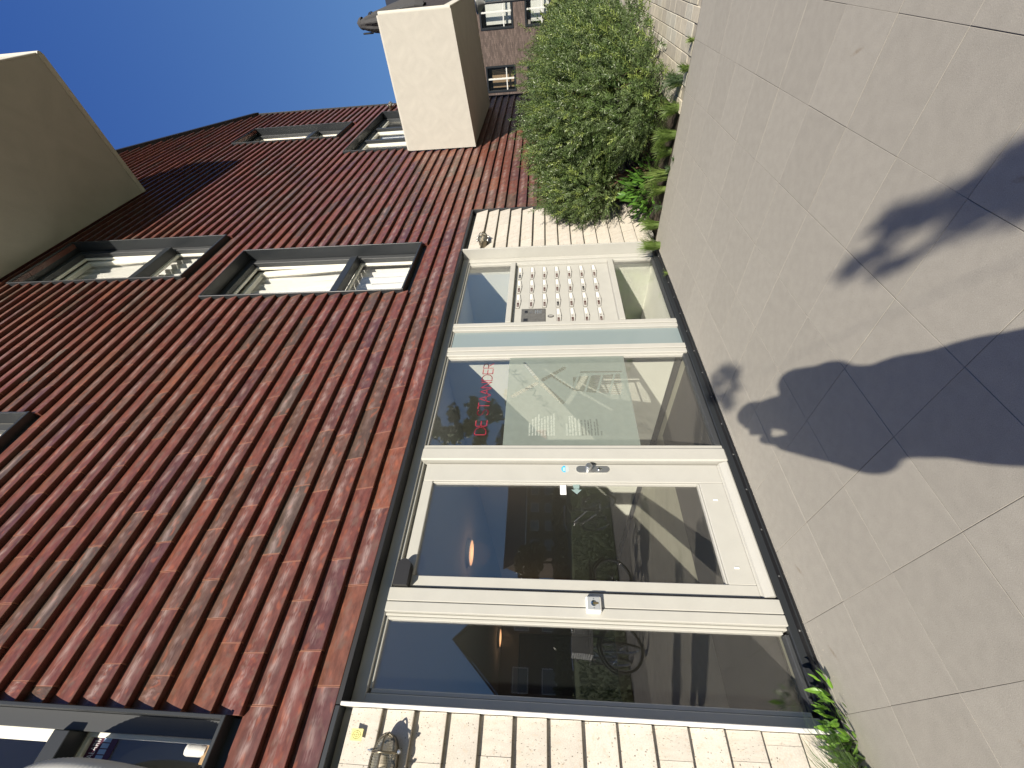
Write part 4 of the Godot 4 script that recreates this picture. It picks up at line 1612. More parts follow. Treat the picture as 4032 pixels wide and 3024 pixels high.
func make_plants():
	M.leaf = leaf_mat(Color.WHITE)
	make_bush("grey green rosemary bush growing against the cream boards", Vector3(6.25, 0.0, 0.6), [[Vector3(5.98, 0.95, 0.38), Vector3(0.50, 0.50, 0.34)], [Vector3(6.45, 0.98, 0.85), Vector3(0.68, 0.62, 0.52)]], 3600, 611)
	make_bush("large grey green rosemary bush spilling over the path edge", Vector3(6.9, 0.0, 1.3), [[Vector3(6.45, 0.78, 1.25), Vector3(0.80, 0.78, 0.58)], [Vector3(5.80, 0.44, 1.42), Vector3(0.52, 0.42, 0.52)], [Vector3(6.75, 0.62, 1.78), Vector3(0.70, 0.60, 0.40)], [Vector3(7.6, 0.88, 1.35), Vector3(0.95, 0.72, 0.72)]], 7000, 622)
	make_bush("lower rosemary bush under the concrete balcony", Vector3(9.2, 0.0, 1.25), [[Vector3(8.9, 0.72, 1.3), Vector3(0.9, 0.62, 0.62)], [Vector3(8.6, 0.75, 1.75), Vector3(0.9, 0.65, 0.40)], [Vector3(10.3, 0.80, 1.2), Vector3(0.9, 0.62, 0.6)]], 3000, 633)
	var dk := mat(lin(0.050, 0.115, 0.020), 0.22)
	var md := mat(lin(0.085, 0.18, 0.030), 0.25)
	for m in [dk, md]:
		m.backlight_enabled = true
		m.backlight = lin(0.1, 0.2, 0.03)
	var ls := [leaf_shape(0.125, 0.054, 0.35, 0.25), leaf_shape(0.105, 0.048, 0.3, 0.15), leaf_shape(0.135, 0.052, 0.4, 0.35)]
	make_leafy("laurel_plant", "low laurel plant with glossy dark green leaves under the rosemary bush", "plant", Vector3(5.56, 0.0, 0.46), 190, Vector3(0.40, 0.38, 0.38), ls, [dk, md], 701, 0.35)
	var lt := mat(lin(0.13, 0.26, 0.03), 0.35)
	var lt2 := mat(lin(0.08, 0.17, 0.025), 0.35)
	for m in [lt, lt2]:
		m.backlight_enabled = true
		m.backlight = lin(0.2, 0.35, 0.05)
	var gs := [leaf_shape(0.055, 0.030, 0.25, 0.2), leaf_shape(0.045, 0.026, 0.3, 0.1), leaf_shape(0.065, 0.024, 0.3, 0.3)]
	make_leafy("ground_plant", "bright green leafy plant growing at the foot of the cream boards by the drain", "plant", Vector3(0.16, -0.01, 0.06), 150, Vector3(0.30, 0.10, 0.08), gs, [lt, lt2], 702, 0.5)
	var g1 := mat(lin(0.10, 0.15, 0.035), 0.6)
	var g2 := mat(lin(0.13, 0.18, 0.045), 0.6)
	var g3 := mat(lin(0.055, 0.085, 0.045), 0.6)
	for m in [g1, g2, g3]:
		m.backlight_enabled = true
		m.backlight = lin(0.2, 0.3, 0.06)
	make_tuft("wiry dark grass tuft leaning over the paving beside the bright leafy plant", Vector3(-0.02, 0.0, 0.16), 150, 0.30, 0.12, Vector3(0.16, 0.0, 0.03), g3, 801)
	make_tuft("tall grass tuft growing in the corner where the glass front meets the cream boards", Vector3(4.86, 0.0, 0.06), 220, 0.30, 0.16, Vector3(-0.02, 0, 0.05), g1, 802)
	make_tuft("small grass tuft sprouting from the drain channel under the letterboxes", Vector3(4.35, 0.0, -0.02), 50, 0.07, 0.05, Vector3.ZERO, g2, 803)
	make_tuft("feathery grass tuft at the corner of the planting bed and wall", Vector3(5.12, 0.0, 0.20), 200, 0.26, 0.15, Vector3(0, 0, 0.02), g1, 804)
	make_tuft("dark short grass tuft on the slab edge below the laurel", Vector3(5.09, 0.0, 0.44), 110, 0.12, 0.08, Vector3(-0.03, 0, 0), g3, 805)
	make_tuft("yellow green grass tuft arching over the laurel", Vector3(5.14, 0.0, 0.80), 120, 0.30, 0.20, Vector3(-0.02, 0.03, -0.05), g2, 806)
	make_tuft("small flat grass tuft in the joint beside the yellow green tuft", Vector3(5.06, 0.0, 0.90), 70, 0.08, 0.07, Vector3(-0.03, 0, 0), g3, 807)
	make_tuft("dense green grass clump at the slab edge before the large rosemary bush", Vector3(5.18, 0.0, 1.20), 330, 0.24, 0.16, Vector3(-0.02, 0, 0), g1, 808)
	make_tuft("dense grass clump leaning over the slabs near the brick path", Vector3(5.20, 0.0, 1.45), 260, 0.22, 0.16, Vector3(-0.04, 0, 0), g1, 809)
	make_tuft("thin grass tuft between the slabs and the brick path", Vector3(5.12, 0.0, 1.80), 110, 0.13, 0.09, Vector3(-0.03, 0, 0), g1, 810)
	make_tuft("tiny grass sprig at the last slab corner by the path", Vector3(5.13, 0.0, 2.02), 60, 0.09, 0.06, Vector3(-0.02, 0, 0), g2, 811)
	make_tuft("loose grass clump under the low front of the large rosemary bush", Vector3(5.24, 0.0, 1.02), 260, 0.20, 0.15, Vector3(-0.02, 0, 0), g1, 813)
	make_tuft("ragged grass clump between the laurel and the slab edge", Vector3(5.17, 0.0, 0.62), 220, 0.20, 0.13, Vector3(-0.02, 0, 0), g2, 814)
	make_tuft("dark leafy grass clump where the bed meets the brick path", Vector3(5.26, 0.0, 1.68), 260, 0.22, 0.16, Vector3(-0.03, 0, 0.02), g3, 815)
	make_tuft("tiny sprig of grass in a slab joint before the clumps", Vector3(4.98, 0.0, 1.02), 40, 0.06, 0.05, Vector3.ZERO, g3, 812)

# ---------------------------------------------------------------- things on and in the building
func make_parasol():
	var at := Vector3(10.62, 3.165, 1.96)
	var P := thing("closed_parasol", "closed dark grey parasol tied up on the concrete balcony", "parasol", at)
	var fab := mat(lin(0.045, 0.044, 0.046), 0.85)
	fab.rim_enabled = true
	fab.rim = 0.3
	var b := MB.new()
	b.lathe(Vector3.ZERO, Vector3.UP, [[0.22, 0.0], [0.22, 0.05], [0.05, 0.07], [0.03, 0.25], [0.0, 0.25]], 20)
	obj("base", b, M.darkish, P)
	b = MB.new()
	b.tube([Vector3(0, 0.1, 0), Vector3(0, 1.9, 0)], 0.02, 10)
	obj("pole", b, M.steel_dark, P)
	# folded cloth: deep pleats round the pole, tapering to the top
	b = MB.new()
	var hs := [0.55, 0.70, 0.93, 1.15, 1.36, 1.60, 1.74, 1.86, 1.92]
	var rs := [0.20, 0.25, 0.25, 0.225, 0.195, 0.155, 0.12, 0.075, 0.035]
	var prev := []
	for i in hs.size():
		var ring := []
		for k in 48:
			var t := TAU * k / 48.0
			var pl := 1.0 + 0.10 * sin(t * 8.0 + hs[i] * 1.5) * (0.3 + 0.7 * float(i < 6)) + 0.06 * sin(t * 3.0 + hs[i] * 4.0)
			ring.append(Vector3(cos(t) * rs[i] * pl + 0.04 * sin(hs[i] * 3.0), hs[i] + 0.02 * sin(t * 5.0) * float(i == 0), sin(t) * rs[i] * pl * 0.9 + 0.16 * (1.86 - hs[i]) * 0.35))
		if i > 0:
			for k in 48:
				var l := (k + 1) % 48
				b.quad(prev[l], prev[k], ring[k], ring[l])
		prev = ring
	obj("canopy", b, fab, P)
	b = MB.new()
	b.lathe(Vector3(0, 1.84, 0.01), Vector3(0.1, 1, 0.1), [[0.105, 0.0], [0.09, 0.045], [0.04, 0.09], [0.012, 0.11], [0.0, 0.12]], 14)
	obj("cap", b, fab, P)
	b = MB.new()
	b.lathe(Vector3(0.0, 1.62, 0.015), Vector3(0.1, 1, 0.1), [[0.160, 0.0], [0.160, 0.02], [0.150, 0.045]], 24)
	b.cbox(Vector3(-0.06, 1.66, -0.155), Vector3(0.02, 1.86, -0.13), 0.004)
	obj("tie_strap", b, M.black, P)

func hose_material() -> StandardMaterial3D:
	var m := mat(lin(0.72, 0.71, 0.68), 0.35)
	m.backlight_enabled = true
	m.backlight = lin(0.35, 0.35, 0.33)
	return m

func make_duct():
	# silver corrugated hose hanging out of the window
	var b := MB.new()
	var pts := []
	var rad := []
	for k in 90:
		var t := k / 89.0
		pts.append(Vector3(-0.148 - 0.06 * pow(t, 3.0) - 0.20 * pow(1.0 - t, 7.0), 4.20 - 1.0 * t - 0.06 * pow(1.0 - t, 8.0), 0.07 + 0.02 * sin(t * 4.0)))
		rad.append(0.075 + (0.007 if k % 2 == 0 else -0.007))
	b.tube(pts, rad, 20)
	var o := obj("ventilation_hose", b, hose_material())
	tag(o, "silver corrugated ventilation hose hanging in front of the alarm sticker window", "hose")

func make_window_camera():
	var C := thing("indoor_camera", "small white security camera on a wooden block behind the alarm sticker window", "camera", Vector3(-0.02, 3.30, -0.30))
	var b := MB.new()
	b.cbox(Vector3(-0.06, -0.03, -0.03), Vector3(0.045, 0.10, 0.015), 0.004)
	obj("wooden_block", b, mottle(Color(0.42, 0.27, 0.12), 0.3, 91, 6.0, 0.1, 0.7), C)
	b = MB.new()
	b.lathe(Vector3(0.0, 0.09, -0.005), Vector3(0, 1, 0.25), [[0.0, 0.0], [0.028, 0.004], [0.031, 0.03], [0.031, 0.10], [0.026, 0.112]], 20)
	obj("camera_body", b, M.white, C)
	b = MB.new()
	b.lathe(Vector3(0.0, 0.09, -0.005), Vector3(0, 1, 0.25), [[0.026, 0.110], [0.0, 0.116]], 20)
	obj("lens", b, M.black, C)

func make_survey_mark():
	var b := MB.new()
	b.box(Vector3(0.058, 2.388, 0.004), Vector3(0.106, 2.448, 0.0055))
	var t := tex(96, 96, func(x: int, y: int):
		var p := Vector2(x - 47.5, y - 47.5)
		var r := p.length()
		var marking := absf(r - 32.0) < 2.0 or absf(r - 18.0) < 1.6 or r < 3.0 or (absf(p.x) < 1.4 and r < 42.0) or (absf(p.y) < 1.4 and r < 42.0)
		return Color(0.12, 0.11, 0.03, 1.0) if marking else Color(0.66, 0.62, 0.24, 1.0))
	var m := mat(Color.WHITE, 0.6)
	m.albedo_texture = t
	for i in b.v.size():
		b.u[i] = Vector2((b.v[i].x - 0.058) / 0.048, 1.0 - (b.v[i].y - 2.388) / 0.06)
	var o := obj("survey_mark", b, m)
	tag(o, "small yellow survey target sticker on a cream board above the wall lamp", "sticker")

# ---------------------------------------------------------------- beyond the corner
func brick_material(base: Color) -> StandardMaterial3D:
	rng.seed = 5150
	var tone := []
	for k in 200:
		tone.append(rng.randf_range(0.6, 1.25))
	var t := tex(256, 256, func(x: int, y: int):
		var row := int(y / 16.0)
		var bx := int((x + (26 if row % 2 == 1 else 0)) / 51.2) % 5
		var q: float = tone[(row * 37 + bx * 101 + row * row * 11 + bx * bx * 17) % 200]
		var edge := y % 16 < 3 or int(x + (26 if row % 2 == 1 else 0)) % 51 < 2
		if edge:
			return Color(base.r * 0.45, base.g * 0.45, base.b * 0.45, 1.0)
		return Color(base.r * q, base.g * q * 0.98, base.b * q, 1.0))
	var m := mat(Color.WHITE, 0.9)
	m.albedo_texture = t
	return m

func far_window(H: Node3D, x0: float, x1: float, y0: float, y1: float, inside: Material, sides: int):
	var w := sub("window", H)
	var b := MB.new()
	frame4(b, x0, x1, y0, y1, 0.10, 0.03, -0.10)
	obj("frame", b, M.dark, w)
	b = MB.new()
	for k in range(1, sides):
		var x := lerpf(x0, x1, float(k) / sides)
		b.cbox(Vector3(x - 0.04, y0 + 0.1, -0.10), Vector3(x + 0.04, y1 - 0.1, 0.0), 0.004)
	b.cbox(Vector3(x0 + 0.1, y0 + 0.55, -0.10), Vector3(x1 - 0.1, y0 + 0.62, -0.01), 0.004)
	obj("glazing_bar", b, M.trim, w)
	b = MB.new()
	b.box(Vector3(x0 + 0.08, y0 + 0.08, -0.075), Vector3(x1 - 0.08, y1 - 0.08, -0.065))
	obj("pane", b, M.glass, w)
	b = MB.new()
	b.box(Vector3(x0 + 0.2, y0 + 0.15, -0.32), Vector3(lerpf(x0, x1, 0.85), y1 - 0.35, -0.30))
	obj("blind", b, inside, w)
	b = MB.new()
	b.box(Vector3(x0 - 0.3, y0 - 0.3, -1.6), Vector3(x1 + 0.3, y1 + 0.3, -1.55))
	obj("room", b, M.room, w)

func make_brick_house():
	var H := thing("brick_house", "brown brick house with dark window frames beyond the corner of the red building", "house", Vector3(33.0, 0, 0))
	H.rotation.y = -PI / 2
	var wins := [[-0.42, 1.95, 3.27, 5.30], [-0.42, 1.95, 0.95, 2.55], [-3.62, -2.2, 3.30, 5.22], [-3.87, -2.2, 0.6, 2.52], [4.2, 6.6, 3.27, 5.3], [4.2, 6.6, 0.95, 2.55], [-8.2, -6.6, 3.3, 5.22]]
	var b := MB.new()
	var xs := [-14.0, 12.0]
	var ys := [-0.1, 8.2]
	for h in wins:
		xs.append_array([h[0], h[1]])
		ys.append_array([h[2], h[3]])
	holed_wall(b, xs, ys, wins, -0.3, 0.0)
	obj("wall", b, brick_material(Color(0.150, 0.112, 0.094)), H)
	b = MB.new()
	b.hexa([Vector3(-14.3, 8.2, 0.3), Vector3(12.3, 8.2, 0.3), Vector3(12.3, 8.2, -8.0), Vector3(-14.3, 8.2, -8.0), Vector3(-14.3, 8.4, 0.3), Vector3(12.3, 8.4, 0.3), Vector3(12.3, 12.0, -4.0), Vector3(-14.3, 12.0, -4.0)])
	obj("roof", b, M.darkish, H)
	b = MB.new()
	b.box(Vector3(-14.0, -0.1, -8.0), Vector3(12.0, 8.2, -7.7))
	b.box(Vector3(-14.0, -0.1, -7.7), Vector3(-13.7, 8.2, -0.3))
	b.box(Vector3(11.7, -0.1, -7.7), Vector3(12.0, 8.2, -0.3))
	obj("rear_wall", b, M.darkish, H)
	var pale := mat(lin(0.60, 0.62, 0.58), 0.9)
	var tan_ := mat(lin(0.24, 0.17, 0.10), 0.9)
	for k in wins.size():
		far_window(H, wins[k][0], wins[k][1], wins[k][2], wins[k][3], tan_ if k == 2 or k == 6 else pale, 3 if k in [0, 1] else 2)

func make_street_lamp():
	var L := thing("street_lamp", "dark street lamp with conical shade beyond the planting bed", "street lamp", Vector3(15.0, 0.0, 1.84))
	var b := MB.new()
	b.tube([Vector3(0, 0, 0), Vector3(0, 0.9, 0), Vector3(0, 0.92, 0), Vector3(0, 3.02, 0)], [0.05, 0.05, 0.032, 0.028], 12)
	obj("pole", b, M.dark, L)
	b = MB.new()
	b.lathe(Vector3(0, 2.98, 0), Vector3.UP, [[0.03, 0.0], [0.05, 0.03], [0.20, 0.20], [0.205, 0.22]], 20)
	obj("diffuser", b, mat(lin(0.30, 0.31, 0.30), 0.3), L)
	b = MB.new()
	b.lathe(Vector3(0, 3.20, 0), Vector3.UP, [[0.215, 0.0], [0.21, 0.03], [0.10, 0.07], [0.0, 0.08]], 20)
	obj("cap", b, M.dark, L)

func leaf_cloud(parent: Node, blobs: Array, count: int, size: float, col: Color, seed_: int, called := "crown"):
	rng.seed = seed_
	var b := MB.new()
	for k in 5:
		var a := TAU * k / 5.0
		var d := Vector3(cos(a), 0.5, sin(a)).normalized()
		var s := d.cross(Vector3.UP).normalized() * size * 0.30
		b.tri(Vector3.ZERO, d * size * 0.5 + s, d * size * 0.5 - s)
		b.tri(d * size * 0.5 + s, d * size, d * size * 0.5 - s)
	var mm := MultiMesh.new()
	mm.transform_format = MultiMesh.TRANSFORM_3D
	mm.use_colors = true
	mm.mesh = b.mesh()
	mm.instance_count = count
	for k in count:
		var bl: Array = blobs[rng.randi() % blobs.size()]
		var d := Vector3(rng.randfn(), rng.randfn(), rng.randfn()).normalized()
		var p: Vector3 = bl[0] + d * bl[1] * pow(rng.randf(), 0.4)
		mm.set_instance_transform(k, Transform3D(Basis.from_euler(Vector3(rng.randf() * 6, rng.randf() * 6, rng.randf() * 6)) * Basis.from_scale(Vector3.ONE * rng.randf_range(0.7, 1.3)), p))
		var c := col * rng.randf_range(0.7, 1.3)
		c.a = 1.0
		mm.set_instance_color(k, c)
	var mi := MultiMeshInstance3D.new()
	mi.name = called
	mi.multimesh = mm
	mi.material_override = M.leaf
	mi.set_meta("kind", "stuff")
	parent.add_child(mi, true)

func make_far_green():
	var H := thing("clipped_hedge", "clipped yellow green hedge in front of the brown brick house", "hedge", Vector3(15.2, 0, 2.5))
	var bl := []
	for k in 16:
		bl.append([Vector3(0.1 * (k % 3), 0.80 + 0.1 * (k % 2), -2.3 + k * 0.42), Vector3(0.5, 0.55, 0.4)])
	leaf_cloud(H, bl, 3200, 0.10, Color(0.10, 0.125, 0.025), 921, "foliage")
	var st := MB.new()
	for k in 10:
		st.tube([Vector3(0, -0.1, -2.0 + k * 0.6), Vector3(0.05, 0.6, -2.0 + k * 0.6)], 0.03, 5)
	obj("stems", st, M.soil, H)
	var W := thing("garden_wall", "low pale stone garden wall in front of the clipped hedge", "wall", Vector3(14.0, 0, 0))
	var b := MB.new()
	b.box(Vector3(0.1, -0.1, 0.9), Vector3(0.35, 0.60, 6.0))
	obj("wall_face", b, M.darkish, W)
	b = MB.new()
	b.cbox(Vector3(0.0, 0.60, 0.85), Vector3(0.45, 0.84, 6.0), 0.03)
	obj("coping", b, mottle(Color(0.30, 0.28, 0.24), 0.7, 97, 3.0, 0.3, 0.95), W)

# ---------------------------------------------------------------- what the glass mirrors
func make_gable_house():
	var H := thing("gable_house", "dark brick house with steep gable mirrored in the entrance glass", "house", Vector3(7.15, 0, 34.0))
	var br := brick_material(Color(0.07, 0.052, 0.042))
	var b := MB.new()
	b.box(Vector3(-4.0, 0, 0), Vector3(4.0, 4.6, 9.0))
	b.prism([Vector3(4.0, 4.6, 0), Vector3(-4.0, 4.6, 0), Vector3(0, 9.0, 0)], Vector3(0, 0, 9.0))
	obj("wall", b, br, H)
	for s in [-1.0, 1.0]:
		b = MB.new()
		b.hexa([Vector3(s * 4.4, 4.25, -0.2), Vector3(0, 9.1, -0.2), Vector3(0, 9.1, 9.2), Vector3(s * 4.4, 4.25, 9.2), Vector3(s * 4.5, 4.4, -0.2), Vector3(0, 9.3, -0.2), Vector3(0, 9.3, 9.2), Vector3(s * 4.5, 4.4, 9.2)])
		obj("roof", b, M.dark, H)
	for r in [[-3.2, -1.6], [0.8, 2.6]]:
		for y in [1.0, 3.2]:
			var w := sub("window", H)
			b = MB.new()
			b.box(Vector3(r[0], y, -0.06), Vector3(r[1], y + 1.2, -0.002))
			obj("frame", b, M.trim, w)
			b = MB.new()
			b.box(Vector3(r[0] + 0.08, y + 0.08, -0.07), Vector3(r[1] - 0.08, y + 1.12, -0.061))
			obj("pane", b, M.panel, w)

func make_terrace():
	var H := thing("terraced_row", "long row of dark brick houses far across the lawn mirrored in the door glass", "houses", Vector3(24.0, 0, 62.0))
	var br := brick_material(Color(0.085, 0.058, 0.048))
	var b := MB.new()
	b.box(Vector3(0, 0, 0), Vector3(40.0, 5.5, 9.0))
	b.prism([Vector3(0.0, 5.5, 9.0), Vector3(0.0, 9.0, 4.5), Vector3(0.0, 5.5, 0)], Vector3(40.0, 0, 0))
	obj("wall", b, br, H)
	b = MB.new()
	b.hexa([Vector3(-0.3, 5.3, -0.4), Vector3(40.3, 5.3, -0.4), Vector3(40.3, 9.05, 4.5), Vector3(-0.3, 9.05, 4.5), Vector3(-0.3, 5.5, -0.5), Vector3(40.3, 5.5, -0.5), Vector3(40.3, 9.25, 4.5), Vector3(-0.3, 9.25, 4.5)])
	obj("roof", b, M.dark, H)
	b = MB.new()
	b.box(Vector3(-0.2, 5.3, -0.6), Vector3(40.2, 5.48, -0.4))
	obj("gutter", b, M.trim, H)
	for k in 12:
		for y in [0.9, 3.3]:
			var w := sub("window", H)
			var x := 1.2 + k * 3.2
			b = MB.new()
			b.box(Vector3(x, y, -0.06), Vector3(x + 1.7, y + 1.4, -0.002))
			obj("frame", b, M.trim, w)
			b = MB.new()
			b.box(Vector3(x + 0.1, y + 0.1, -0.07), Vector3(x + 1.6, y + 1.3, -0.061))
			obj("pane", b, M.panel, w)
	var g := thing("garden_hedge", "dark garden hedge along the far side of the lawn", "hedge", Vector3(14.0, 0, 30.0))
	var bl := []
	for k in 26:
		bl.append([Vector3(-12.0 + k * 1.0, 0.6, 0.2 * sin(k * 1.3)), Vector3(0.8, 0.7, 0.6)])
	leaf_cloud(g, bl, 3000, 0.22, Color(0.035, 0.055, 0.015), 931, "foliage")
	var t := thing("round_tree", "dark round tree beside the far row of houses", "tree", Vector3(19.0, 0, 50.0))
	b = MB.new()
	b.tube([Vector3(0, -0.1, 0), Vector3(0.1, 1.5, 0), Vector3(0, 3.5, 0.1)], [0.2, 0.15, 0.08], 8)
	obj("trunk", b, M.soil, t)
	leaf_cloud(t, [[Vector3(0, 4.2, 0), Vector3(2.2, 1.8, 2.0)], [Vector3(1.2, 3.2, 0), Vector3(1.4, 1.2, 1.4)]], 1500, 0.3, Color(0.03, 0.05, 0.015), 932)

func torus(b: MB, c: Vector3, axis: Vector3, R: float, r: float, n := 36, m := 6):
	var s1 := axis.cross(Vector3.UP if absf(axis.y) < 0.9 else Vector3.RIGHT).normalized()
	var s2 := s1.cross(axis).normalized()
	var pts := []
	for k in n + 1:
		var t := TAU * k / n
		pts.append(c + (s1 * cos(t) + s2 * sin(t)) * R)
	b.tube(pts, r, m, false)

func make_bicycle(label: String, at: Vector3, yaw: float, paint: Color, crate: bool, lean := 0.06):
	var B := thing("bicycle", label, "bicycle", at, "bicycles parked across the lane")
	B.rotation = Vector3(lean, yaw, 0)
	var pm := mat(paint, 0.3)
	var rub := mat(lin(0.015, 0.015, 0.015), 0.8)
	for x in [0.0, 1.10]:
		var w := sub("wheel", B)
		var b := MB.new()
		torus(b, Vector3(x, 0.34, 0), Vector3(0, 0, 1), 0.322, 0.019)
		obj("tyre", b, rub, w)
		b = MB.new()
		torus(b, Vector3(x, 0.34, 0), Vector3(0, 0, 1), 0.298, 0.009)
		obj("rim", b, M.chrome, w)
		b = MB.new()
		for k in 18:
			var t := TAU * k / 18.0
			b.tube([Vector3(x, 0.34, 0.02 * (1 if k % 2 == 0 else -1)), Vector3(x + cos(t) * 0.295, 0.34 + sin(t) * 0.295, 0)], 0.0016, 3, false)
		b.tube([Vector3(x, 0.34, -0.05), Vector3(x, 0.34, 0.05)], 0.018, 8)
		obj("spokes", b, M.chrome, w)
		b = MB.new()
		var pts := []
		for k in 13:
			var t := lerpf(0.15, 2.9, k / 12.0)
			pts.append(Vector3(x + cos(t) * 0.365, 0.34 + sin(t) * 0.365, 0))
		b.tube(pts, 0.014, 5)
		obj("mudguard", b, rub, B)
	var b := MB.new()
	var bb := Vector3(0.46, 0.30, 0)
	var st := Vector3(0.32, 0.82, 0)
	var hd := Vector3(0.92, 0.86, 0)
	var hb := Vector3(0.97, 0.62, 0)
	b.tube([bb, st], 0.017, 8)
	b.tube([bb, hb], 0.02, 8)
	b.tube([bb.lerp(st, 0.55), hd], 0.017, 8)
	for s in [-0.05, 0.05]:
		b.tube([bb + Vector3(0, 0, s * 0.6), Vector3(0, 0.34, s)], 0.010, 6)
		b.tube([st + Vector3(0, -0.08, s * 0.3), Vector3(0, 0.34, s)], 0.009, 6)
		b.tube([hb + Vector3(0, 0, s), Vector3(1.10, 0.34, s)], 0.011, 6)
	b.tube([hb, hd], 0.02, 8)
	obj("frame", b, pm, B)
	b = MB.new()
	b.tube([hd, hd + Vector3(-0.03, 0.18, 0)], 0.013, 8)
	var pts := []
	for k in 15:
		var t := lerpf(-1.0, 1.0, k / 14.0)
		pts.append(hd + Vector3(-0.03 - 0.22 * t * t, 0.20 + 0.03 * cos(t * 2.0), t * 0.30))
	b.tube(pts, 0.011, 8)
	obj("handlebar", b, M.chrome, B)
	b = MB.new()
	b.lathe(hd + Vector3(0.09, -0.03, 0), Vector3(1, 0, 0), [[0.0, -0.03], [0.04, -0.01], [0.045, 0.03], [0.0, 0.032]], 12)
	obj("headlight", b, M.chrome, B)
	b = MB.new()
	b.tube([st, st + Vector3(-0.03, 0.12, 0)], 0.013, 8)
	obj("seat_post", b, M.chrome, B)
	b = MB.new()
	b.lathe(st + Vector3(-0.04, 0.15, 0), Vector3(1, 0, 0), [[0.0, -0.13], [0.10, -0.10], [0.095, -0.03], [0.045, 0.08], [0.028, 0.15], [0.0, 0.16]], 14, Vector3(1, 0.45, 1))
	obj("saddle", b, rub, B)
	b = MB.new()
	for s in [-0.06, 0.0, 0.06]:
		b.tube([Vector3(-0.28, 0.72, s), Vector3(0.24, 0.73, s)], 0.007, 5)
	for s in [-0.06, 0.06]:
		b.tube([Vector3(0.0, 0.34, s), Vector3(-0.12, 0.72, s)], 0.006, 5)
	obj("rack", b, rub, B)
	b = MB.new()
	b.lathe(bb, Vector3(0, 0, 1), [[0.0, 0.05], [0.085, 0.05], [0.085, 0.058], [0.0, 0.058]], 20)
	b.tube([bb + Vector3(0, 0, 0.07), bb + Vector3(0.12, -0.12, 0.07)], 0.009, 5)
	b.tube([bb + Vector3(0, 0, -0.07), bb + Vector3(-0.12, 0.12, -0.07)], 0.009, 5)
	b.cbox(bb + Vector3(0.07, -0.135, 0.07), bb + Vector3(0.17, -0.11, 0.15), 0.004)
	b.cbox(bb + Vector3(-0.17, 0.11, -0.15), bb + Vector3(-0.07, 0.135, -0.07), 0.004)
	obj("crank", b, M.chrome, B)
	if crate:
		var c := sub("crate", B)
		var cm := mat(lin(0.55, 0.56, 0.55), 0.6)
		for k in 9:
			b = MB.new()
			var y := 0.78 + k * 0.036
			frame4x(b, 0.93, 1.37, -0.18, 0.18, y, 0.024, 0.008)
			obj("slat", b, cm, c)
		b = MB.new()
		b.cbox(Vector3(0.93, 0.77, -0.18), Vector3(1.37, 0.785, 0.18), 0.003)
		for p in [[0.93, -0.18], [1.36, -0.18], [0.93, 0.17], [1.36, 0.17], [1.145, -0.182], [1.145, 0.172]]:
			b.cbox(Vector3(p[0], 0.785, p[1]), Vector3(p[0] + 0.014, 1.105, p[1] + 0.010), 0.002)
		obj("crate_frame", b, cm, c)

func frame4x(b: MB, x0: float, x1: float, z0: float, z1: float, y: float, h: float, t: float):
	b.box(Vector3(x0, y, z0), Vector3(x1, y + h, z0 + t))
	b.box(Vector3(x0, y, z1 - t), Vector3(x1, y + h, z1))
	b.box(Vector3(x0, y, z0 + t), Vector3(x0 + t, y + h, z1 - t))
	b.box(Vector3(x1 - t, y, z0 + t), Vector3(x1, y + h, z1 - t))

func make_lawn_tree():
	var T := thing("lawn_tree", "slender leafy tree on the lawn mirrored above the building name", "tree", Vector3(9.4, 0.02, 8.6))
	rng.seed = 970
	var b := MB.new()
	b.tube([Vector3(0, -0.1, 0), Vector3(0.05, 1.2, 0.0), Vector3(-0.05, 2.6, 0.03), Vector3(-0.3, 4.2, 0.0), Vector3(-0.6, 5.6, 0.1)], [0.07, 0.06, 0.05, 0.03, 0.01], 10)
	var bl := []
	for k in 12:
		var t := k / 11.0
		var p := Vector3(-0.05 - 0.55 * t, 2.6 + 3.0 * t, 0.03)
		var a := k * 2.3
		var q := p + Vector3(cos(a) * 1.0, 0.25, sin(a) * 0.8) * (1.0 - 0.6 * t)
		b.tube([p, p.lerp(q, 0.6) + Vector3(0, 0.1, 0), q], [0.018, 0.01, 0.004], 6)
		bl.append([q, Vector3(0.38, 0.26, 0.38)])
		bl.append([p.lerp(q, 0.55), Vector3(0.26, 0.2, 0.26)])
	obj("trunk", b, M.soil, T)
	leaf_cloud(T, bl, 1500, 0.11, Color(0.06, 0.10, 0.022), 971)

